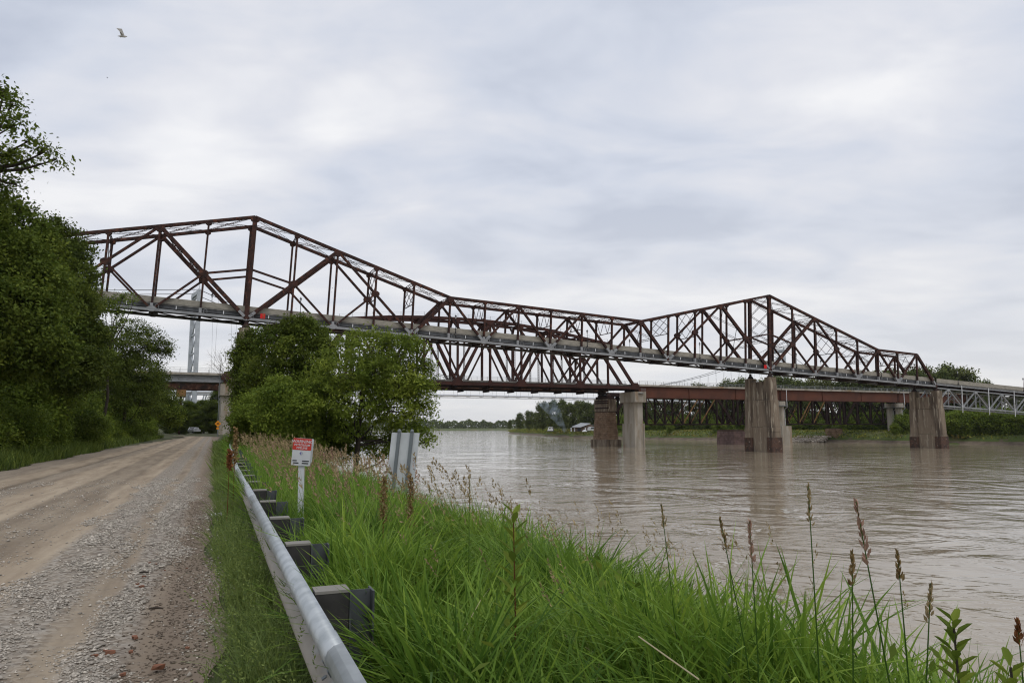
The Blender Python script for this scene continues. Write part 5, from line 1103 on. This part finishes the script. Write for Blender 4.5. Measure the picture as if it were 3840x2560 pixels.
MB().box(-.19, .19, -.22, .22, -.02, .0, Tq).build('frame', 'white', sp_); MB().box(-.14, .14, -.17, .17, .001, .008, Tq).build('cells', 'cell', sp_)
MB().beam(V(c[0], c[1], -.4), c - Z * .02, .06, .06, V(1, 0, 0)).build('pole', 'galvpost', sp_)
YK = 190.; c = by_px(728, YK) + Z * .25; car = thing('parked_car', c, 'white car parked at the far end of the road', 'car'); T = lambda a, b_, z: c + V(b_, a, z)
prof = [(-2.1, .35), (2.1, .35), (2.15, .8), (1.3, .95), (.7, 1.45), (-.9, 1.48), (-1.6, 1.0), (-2.15, .85)]
MB().prism([T(a, -.85, z) for a, z in prof], V(1.7, 0, 0)).build('body', 'white', car)
MB().prism([T(-1.72, -.6, 1.0), T(-1.72, .6, 1.0), T(-1.02, .55, 1.42), T(-1.02, -.55, 1.42)], V(0, -.02, .02)).build('rear_window', 'darkwin', car)
MB().prism([T(a, -.87, z) for a, z in ((1.1, .97), (.62, 1.4), (-.85, 1.42), (-1.35, 1.0))], V(.015, 0, 0)).build('side_window', 'darkwin', car)
for a in (-1.35, 1.35): MB().tube([T(a, -.9, .33), T(a, -.68, .33)], .33, 12).build('wheel', 'black', car)

# ------------------------------------------------------------------ loose things on the road
r0 = rng(41)
n = 290000
s_ = 3.2 + 22 * r0.random(n) ** 1.5; L_s = r0.uniform(-7.4, .25, n); keep = np.abs(np.arctan2(-L_s, s_)) < R(20) + R(4)
cov = gravel_cover(L_s + .18 * np.sin(s_ * .9 + 1) + .12 * np.sin(s_ * 2.3))
cov = np.clip(cov * (.6 + .8 * (np.sin(L_s * 7 + s_ * 1.3) * np.sin(s_ * 2.1 - L_s * 3))), 0, 1) * np.where(L_s > -2.2, 1, .5) + .006
keep &= r0.random(n) < cov; s_, L_s = s_[keep], L_s[keep]; n = len(s_)
size = np.clip(r0.lognormal(-4.72, .42, n), .004, .028) * np.where(s_ > 9, 1.25, 1)
C = np.outer(L_s, RD) + np.outer(s_, SD); C[:, 2] = road_z(L_s, s_) + size * .28
v, q = stones(r0, C, size, low=True); o = link('loose_gravel', np_mesh('loose_gravel', v, None, q, np.repeat(np.clip(r0.normal(.55, .25, n), 0, 1), 8), True), 'pebble'); tag(o, 'pale loose gravel lying in stripes on the road', 'gravel', kind='stuff')
n = 6000; s_ = 3.4 + 14 * r0.random(n) ** 1.4; L_s = -.22 + r0.normal(0, .17, n); size = r0.uniform(.004, .014, n)
C = np.outer(L_s, RD) + np.outer(s_, SD); C[:, 2] = road_z(L_s, s_) + size * .25
v, q = stones(r0, C, size, low=True); o = link('dirt_clods', np_mesh('dirt_clods', v, None, q, np.repeat(r0.uniform(0, 1, n), 8)), 'clod'); tag(o, 'small brown dirt clods along the right road edge', 'dirt', kind='stuff')
def on_road(x, y, dz=0.):
    d = FWD + RGT * (x - 1920) / F_PX - UPV * (y - 1280) / F_PX; t_ = (-CZ + .02 + dz) / d[2]; return V(0, 0, CZ) + d * t_
BRICKS = ((515, 2192, .05), (532, 2200, .06), (560, 2110, .04), (585, 2115, .04), (618, 2138, .035), (540, 2162, .05), (505, 2392, .07), (412, 2448, .085), (355, 2460, .05), (492, 2446, .05), (595, 2505, .09), (700, 2130, .03), (395, 2440, .04), (460, 2530, .05), (703, 2430, .04))
for x, y, w in BRICKS:
    w *= .78; p = on_road(x, y); r1 = rng(int(x)); ca_, sa_ = math.cos(x), math.sin(x); pts = []
    for zz in (-.22, .22):
        for xx, yy in ((-.5, -.3), (.1, -.36), (.5, -.2), (.42, .3), (-.1, .34), (-.46, .24)):
            xx, yy = (xx + r1.normal(0, .07)) * w, (yy + r1.normal(0, .06)) * w; pts.append((xx * ca_ - yy * sa_, xx * sa_ + yy * ca_, (zz + r1.normal(0, .05)) * w * .8))
    me = new_mesh('brick_fragment', pts, [(5, 4, 3, 2, 1, 0), (6, 7, 8, 9, 10, 11)] + [(i, (i + 1) % 6, 6 + (i + 1) % 6, 6 + i) for i in range(6)]); me.materials.append(MT['brick']); o = link('brick_fragment', me, None); o.location = tuple(p + Z * w * .15)
    tag(o, 'orange broken brick chip on the gravel, %s nearest to the camera' % ORD[sum(1 for b_ in BRICKS if b_[1] > y or (b_[1] == y and b_[0] < x))], 'brick', 'broken brick chips on the road')
for x, y, ln, an, lab in ((585, 2280, .12, .1, 'short dark stick lying beyond the brick chips'), (540, 2145, .09, .3, 'small dark bark piece lying on the gravel up the road')):
    p = on_road(x, y, .02); d_ = V(math.cos(an), math.sin(an), 0); single(MB().tube([p - d_ * ln / 2, p + V(0, 0, .006), p + d_ * ln / 2], [.008, .011, .007], 7), 'stick', 'bark', lab, 'stick')
p = on_road(810, 1930, .03); d_ = unit(V(.8, .35, .05)); can = thing('litter_cup', p - Z * .03, 'white paper cup lying at the right road edge', 'cup')
MB().tube([p - d_ * .085, p + d_ * .085], [.03, .038], 14).build('cup_body', 'white', can); MB().tube([p + d_ * .085, p + d_ * .094], [.041, .041], 14).build('rim', 'white', can)

# ------------------------------------------------------------------ grass
def blades(r, B, ln, wd, lean, bend, tint):
    """curved grass blades: three segments"""
    n = len(B); bend = np.minimum(bend, .85); a = r.uniform(0, 6.28, n); side = np.stack([np.cos(a), np.sin(a), np.zeros(n)], 1)
    ldir = lean / np.maximum(1e-6, np.linalg.norm(lean, axis=1))[:, None]; lm = np.linalg.norm(lean, axis=1)
    V_, lev = [], (0, .3, .62, .86)
    for t_ in lev + (1.,):
        out = (lm * t_ + bend * t_ ** 2.2); up = np.sqrt(np.clip(1 - (lm * .55 + bend * .75 * t_) ** 2, .08, 1)) * t_
        V_.append(B + (ldir * out[:, None] + np.outer(up, Z)) * ln[:, None])
    vv = []
    for t_, c_, w_ in zip(lev, V_, (.75, 1., .8, .45)): vv += [c_ - side * (wd * w_ / 2)[:, None], c_ + side * (wd * w_ / 2)[:, None]]
    vv.append(V_[4]); v = np.stack(vv, 1).reshape(-1, 3); o_ = 9 * np.arange(n)[:, None, None]
    q = (np.array([(0, 1, 3, 2), (2, 3, 5, 4), (4, 5, 7, 6)])[None] + o_).reshape(-1, 4); tr = (np.array([(6, 7, 8)])[None] + o_).reshape(-1, 3)
    return v, q, tr, np.repeat(tint, 9)
def field(r, n, s0, s1, l0, l1, pw, hmin, hmax, wmin, wmax, wind=.22, bendm=.35, clump=True):
    s = s0 + (s1 - s0) * r.random(n) ** pw; L = l0 + (l1 - l0) * r.random(n)
    B = np.outer(L, RD) + np.outer(s, SD); B[:, 2] = ground_z(L, s) - .02
    if clump is not True:
        kp = np.sin(s * 5.1 + 3 * np.sin(L * 4)) + np.sin(s * 2.3 + 1) + r.normal(0, .5, n) > clump; s, L, B = s[kp], L[kp], B[kp]; n = len(s)
    hmod = .8 + .28 * np.sin(L * 2.1 + s * .7) * np.sin(s * 1.3 - L) + .12 * np.sin(s * 4 + L * 5)
    ln = r.uniform(hmin, hmax, n) * hmod
    lean = np.column_stack([r.normal(-wind * .45, .26, n), r.normal(-.02, .26, n), np.zeros(n)]); lean[:, 0] += .18 * np.sin(s * 1.7 + L * 2.3); lean[:, 1] += .18 * np.sin(L * 3.1 - s * 1.1)
    bend = np.abs(r.normal(0, bendm, n)); wd = r.uniform(wmin, wmax, n)
    tint = np.clip(r.normal(.5, .2, n) + .12 * np.sin(L * 1.7 + s * .9), 0, 1)
    return blades(r, B, ln, wd, lean, bend, tint)
def grass_obj(name, parts, m, label):
    v = []; q = []; tr = []; ti = []; o_ = 0
    for a, b_, c_, d_ in parts: v.append(a); q.append(b_ + o_); tr.append(c_ + o_); ti.append(d_); o_ += len(a)
    o = link(name, np_mesh(name, np.concatenate(v), np.concatenate(q), np.concatenate(tr), np.concatenate(ti)), m); return tag(o, label, 'grass', kind='stuff')
r0 = rng(51)
grass_obj('bank_grass', [field(r0, 11000, .9, 6.5, 1.05, 4.2, .9, .45, .95, .011, .028, bendm=.5), field(r0, 12000, 5.5, 14, 1.0, 6.5, .9, .45, .95, .013, .028, bendm=.5), field(r0, 700, 4.9, 8, .74, 1.1, 1., .5, .8, .01, .022, bendm=.4), field(r0, 3800, 8, 24, .72, 1.1, 1., .6, .92, .010, .022, bendm=.4), field(r0, 2600, 20, 60, .72, 1.1, 1., .6, .95, .02, .04, bendm=.4), field(r0, 16000, 13, 34, .95, 9.5, .9, .5, 1.0, .014, .028), field(r0, 14000, 32, 85, 1.0, 12, 1., .6, 1.1, .03, .06),
                         field(r0, 4200, .9, 7, 1.1, 4.0, .9, .6, 1.05, .014, .03, bendm=.9, wind=-.1), field(r0, 3600, 6, 16, 1.1, 5.0, .9, .6, 1.0, .016, .03, bendm=.9, wind=-.1), field(r0, 9000, 1, 14, 1.0, 5, .9, .2, .5, .01, .02, bendm=.8)], 'grass', 'tall lush green grass covering the river bank right of the guardrail')
def rose(r, n, s0, s1, l0, l1, **k): return field(r, n, s0, s1, l0, l1, 1., .15, .5, .004, .009, **k)
grass_obj('verge_grass', [field(r0, 9000, 2.2, 10, .2, .56, 1., .22, .5, .004, .009, bendm=1.0, clump=-.1), field(r0, 3000, 2.2, 10, .3, .56, 1., .12, .3, .004, .009, bendm=.8), field(r0, 3600, 9, 30, .05, .5, 1., .2, .5, .006, .012, bendm=.6), field(r0, 3000, 28, 80, -.05, 1.2, 1., .3, .6, .02, .04),
                          field(r0, 900, 2.5, 8, .02, .3, 1., .05, .16, .004, .008)], 'grass_verge', 'drooping pale verge grass between the road and the guardrail')
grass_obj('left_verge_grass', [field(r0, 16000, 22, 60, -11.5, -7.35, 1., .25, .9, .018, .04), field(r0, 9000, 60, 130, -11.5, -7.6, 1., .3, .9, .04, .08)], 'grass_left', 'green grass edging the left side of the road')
# seed heads above the grass
def heads(r, n, s0, s1, l0, l1, h0, h1, hl, nsp, ssz, wstem, droop=.5):
    v = []; q = []; tr = []; ti = []; o_ = 0
    s = r.uniform(s0, s1, n); L = r.uniform(l0, l1, n); B = np.outer(L, RD) + np.outer(s, SD); B[:, 2] = ground_z(L, s)
    ln = r.uniform(h0, h1, n); lean = np.column_stack([r.normal(-.16, .1, n), r.normal(0, .1, n), np.zeros(n)]); bend = np.abs(r.normal(.12, .08, n))
    st = blades(r, B, ln, np.full(n, wstem), lean, bend, r.uniform(.4, .8, n)); tip = st[0].reshape(n, 9, 3)
    t0, t1 = tip[:, 6] * .5 + tip[:, 7] * .5, tip[:, 8]; d = t1 - t0; d /= np.linalg.norm(d, axis=1)[:, None]
    k = nsp; f = np.tile(np.linspace(-.6, 1, k), n); i_ = np.repeat(np.arange(n), k); hh = hl * r.uniform(.7, 1.3, n)[i_]
    side = rdir(r, n * k); C = t1[i_] + d[i_] * (f * hh)[:, None] + side * (ssz * .6 * (1.15 - np.abs(f)))[:, None]
    D = d[i_] + side * .55 + V(0, 0, -.25 * droop); lv, lq = leaf_arrays(r, C, D, ssz * r.uniform(.7, 1.3, n * k), .38)
    return st, (lv, lq, np.zeros((0, 3), int), np.repeat(r.uniform(0, 1, n * k), 4))
hd = [heads(r0, 430, 8, 26, 1.1, 4.0, .85, 1.25, .10, 16, .045, .006), heads(r0, 150, 3, 9, 1.4, 4.2, .8, 1.12, .08, 14, .022, .003), heads(r0, 260, 20, 45, 1.2, 5, .95, 1.35, .14, 12, .07, .01)]
grass_obj('seed_stalks', [a for a, b_ in hd], 'grass_verge', 'thin grass stalks carrying brown seed heads')
o = grass_obj('seed_heads', [b_ for a, b_ in hd], 'seed', 'brown and tan seed heads above the bank grass')
hd = [heads(r0, 80, 9, 22, 1.2, 3.4, .85, 1.2, .11, 18, .04, .006)]; grass_obj('reddish_seed_heads', [b_ for a, b_ in hd] + [a for a, b_ in hd], 'seed_pink', 'reddish seed heads behind the warning sign')
hd = [heads(r0, 260, 3.2, 10, .15, .52, .32, .52, .10, 24, .02, .003, 2.)]; grass_obj('verge_seed_heads', [b_ for a, b_ in hd] + [a for a, b_ in hd], 'grass_verge', 'drooping pale green seed heads along the guardrail')
grass_obj('dry_straw', [field(r0, 520, 1.2, 14, 1.05, 4.5, .9, .35, .85, .004, .009, bendm=.9)], 'straw', 'dry straw coloured blades among the bank grass')
n = 2600; s_ = 1.6 + 14 * r0.random(n) ** 1.1; L_s = r0.uniform(1.1, 4.6, n); kp = np.sin(s_ * 1.9 + 2 * np.sin(L_s * 1.3)) + np.sin(L_s * 2.7) > .5; s_, L_s = s_[kp], L_s[kp]; n = len(s_)
C = np.outer(L_s, RD) + np.outer(s_, SD); C[:, 2] = ground_z(L_s, s_) + r0.uniform(.15, .72, n)
v, q = leaf_arrays(r0, C, rdir(r0, n) + V(0, 0, -.1), r0.uniform(.05, .11, n), .42, V(0, 0, 1) + rdir(r0, n) * .6)
o = link('broadleaf_weeds', np_mesh('broadleaf_weeds', v, q, tint=np.repeat(r0.uniform(.1, .8, n), 4)), 'leaf_bright'); tag(o, 'broad leaved weeds mixed into the bank grass', 'weeds', kind='stuff')
# single stalks standing out against the water
def stalk(x, ytip, Y, hlen, m, label, lean=.0, nsp=44, ssz=.022, ybase=None):
    tip = at_y(x, ytip, Y); base = tip + V(-lean, .0, 0); gz_ = ground_at(base); base[2] = gz_
    o = thing('grass_stalk', base, label, 'grass stalk'); mid_ = along(base, tip, .55) + V(-lean * .25 + .02 * math.sin(x), 0, 0)
    MB().tube([base, mid_, along(mid_, tip, .6), tip], [.0035, .003, .0024, .0015], 6).build('stem', 'grass', o)
    r = rng(int(x)); d = unit(tip - mid_); n = nsp; f = np.linspace(0, 1, n); side = rdir(r, n); C = tip - d * (hlen * (1 - f))[:, None] + side * (ssz * .5 * (1.2 - f))[:, None]
    v, q = leaf_arrays(r, C, d + side * .5, ssz * r.uniform(.8, 1.4, n), .4); link('seed_head', np_mesh('seed_head', v - base, q, tint=np.repeat(r.uniform(0, 1, n), 4)), m, o)
    bl = blades(r, np.array([along(base, mid_, .7)]), np.array([.22]), np.array([.008]), np.array([[.3, .1, 0]]), np.array([.3]), np.array([.6])); link('leaf', np_mesh('leaf', bl[0] - base, bl[1], bl[2], bl[3]), 'grass', o)
for a in ((3030, 1815, 2.9, .15, 'seed', 'tallest upright green grass stalk against the water at right', .02), (3210, 1880, 2.6, .20, 'seed_pink', 'grass stalk with drooping tan seed head at right', -.14, 46, .028), (2810, 1950, 3.2, .18, 'seed_pink', 'pink feathery seed head standing left of the tallest stalk', .01, 60, .024),
          (3195, 2065, 2.7, .12, 'dock', 'dark brown seed spike between the tan and tallest stalks', .04), (3365, 2065, 2.6, .10, 'dock', 'slim dark seed spike right of the drooping tan head', -.03), (3490, 2185, 2.5, .11, 'seed', 'grass stalk leaning right with pale seed head', .1),
          (2700, 1940, 3.3, .14, 'dock', 'dark seed spike leaning left above the bank grass', -.16), (3815, 2320, 2.4, .07, 'dock_red', 'short dark seed spike at the right picture edge', .02), (2480, 1890, 3.9, .12, 'seed', 'pale seed head bending left over the water', -.1), (1760, 1800, 5.2, .16, 'seed', 'tan seed head standing near the white sign', .02)):
    stalk(*a)
# leafy weeds
def weed(x, y0, y1, Y, label, nl=16, ll=.09, m='leaf_bright', stem='dock_red'):
    tip = at_y(x, y0, Y); base = tip.copy(); base[2] = ground_at(base); o = thing('leafy_weed', base, label, 'weed'); h = tip[2] - base[2]
    MB().tube([base, along(base, tip, .5) + V(.01, 0, 0), tip], [.006, .005, .003], 6).build('stem', stem, o)
    r = rng(int(x)); lo = max(.25, 1 - (y1 - y0) / F_PX * Y / h)
    for i in range(nl):
        f = lo + (1 - lo) * i / (nl - 1); a = i * 2.4; d = V(math.cos(a), math.sin(a), .55 + .5 * f); d = unit(d); L_l = ll * (1.1 - .5 * f); c = base + Z * h * f; sd_ = unit(np.cross(d, Z)); nn = np.cross(sd_, d)
        P_ = [c, c + d * L_l * .4 + sd_ * L_l * .17 + nn * .006, c + d * L_l * .75 + sd_ * L_l * .12, c + d * L_l - Z * .01, c + d * L_l * .75 - sd_ * L_l * .12, c + d * L_l * .4 - sd_ * L_l * .17 + nn * .006]
        me = np_mesh('leaf', np.array([p_ - base for p_ in P_]), [[0, 1, 2, 3], [0, 3, 4, 5]], tint=np.full(6, r.uniform(.2, .9))); link('leaf', me, m, o)
weed(1925, 1925, 2360, 4.2, 'upright leafy weed with reddish stem standing in the middle grass', 26, .19)
weed(3575, 2330, 2560, 2.2, 'dark green leafy weed at the lower right', 18, .12, 'leaf_bright', 'bark')
weed(3790, 2500, 2700, 1.9, 'leafy weed in the lower right corner', 12, .11, 'leaf_bright', 'bark')
def dock(x, y0, y1, Y, m, label, wpx=40):
    tip = at_y(x, y0, Y); base = tip.copy(); base[2] = ground_at(base); o = thing('dock_plant', base, label, 'dock plant'); h = tip[2] - base[2]; r = rng(int(x) + 5)
    mb = MB().tube([base, tip], [.008, .003], 5); W_ = wpx / F_PX * Y; lo = max(.2, 1 - (y1 - y0) / F_PX * Y / h); C = []; D = []
    for i in range(16):
        f = lo + (1 - lo) * i / 16; a = i * 2.4; d = unit(V(math.cos(a) * .45, math.sin(a) * .45, 1)); ln = W_ * (1.25 - f) * 2; c = base + Z * h * f; mb.tube([c, c + d * ln], [.004, .002], 4, False)
        k = 34; C.append(c + np.outer(r.uniform(.15, 1, k) * ln, d) + r.normal(0, .012 + W_ * .06, (k, 3))); D.append(rdir(r, k) + V(0, 0, -.3))
    mb.build('stem', 'dock_red', o); C = np.concatenate(C); D = np.concatenate(D); v, q = leaf_arrays(r, C, D, r.uniform(.015, .03, len(C)) * Y / 8, .7)
    link('seed_cluster', np_mesh('seed_cluster', v - base, q, tint=np.repeat(r.uniform(0, 1, len(C)), 4)), m, o)
dock(1440, 1790, 1960, 8., 'dock', 'brown dock plant left of the white sign posts', 26); dock(1540, 1780, 1990, 8.4, 'dock', 'olive brown dock plant in front of the white sign posts', 28)
dock(885, 1605, 1740, 15., 'dock', 'tall orange tan dock plant behind the far guardrail', 18); dock(862, 1690, 1760, 11., 'dock_red', 'rust red dock plant in front of the guardrail', 20)
single(MB().tube([at_y(2395, 2385, 2.3), at_y(2620, 2545, 1.9)], .0022, 5), 'straw_stem', 'straw', 'dry pale straw lying slanted across the green grass', 'straw')
# birds, and a blurred pale insect modelled as one
def bird(x, y, Y, span, m, label, bank=.3):
    c = at_y(x, y, Y); o = thing('bird', c, label, 'bird'); d = unit(V(.9, .3, .1)); w = unit(np.cross(d, Z)); u_ = np.cross(w, d)
    MB().tube([c - d * span * .28, c - d * span * .1, c + d * span * .08, c + d * span * .2], [.01 * span, .06 * span, .065 * span, .015 * span], 8).build('body', m, o)
    for s_ in (-1, 1):
        MB().prism([c + d * span * .08, c - d * span * .1, c - d * span * .16 + w * s_ * span * .27 + u_ * span * bank * .5, c - d * span * .24 + w * s_ * span * .5 + u_ * span * bank * .35, c + w * s_ * span * .28 + u_ * span * bank * .55], u_ * span * .012).build('wing', m, o)
MT['insectpale'] = mat('pale_insect', (.62, .61, .60), .8); MT['birddark'] = mat('dark_feathers', (.03, .03, .035), .8)
bird(462, 137, 30, .8, 'insectpale', 'pale blurred insect modelled as a bird, high in the sky at upper left', .5); bird(403, 293, 60, .25, 'birddark', 'tiny dark bird below the pale insect', .3)
bird(1247, 1081, 110, .32, 'birddark', 'upper small dark bird seen between two truss posts', .4); bird(1244, 1096, 110, .3, 'birddark', 'lower small dark bird seen between two truss posts', .2)

# ------------------------------------------------------------------ haze
m = bpy.data.materials.new('haze'); m.use_nodes = True; t = m.node_tree; t.nodes.clear(); out = t.nodes.new('ShaderNodeOutputMaterial'); pv = t.nodes.new('ShaderNodeVolumePrincipled'); t.links.new(pv.outputs[0], out.inputs['Volume'])
pv.inputs['Color'].default_value = (.86, .92, 1, 1); pv.inputs['Density'].default_value = .00004; pv.inputs['Anisotropy'].default_value = .2
o = MB().box(-3200, 4200, -600, 7200, -14, 75).build('haze', m); tag(o, 'thin pale summer haze over the river', 'haze', kind='stuff')
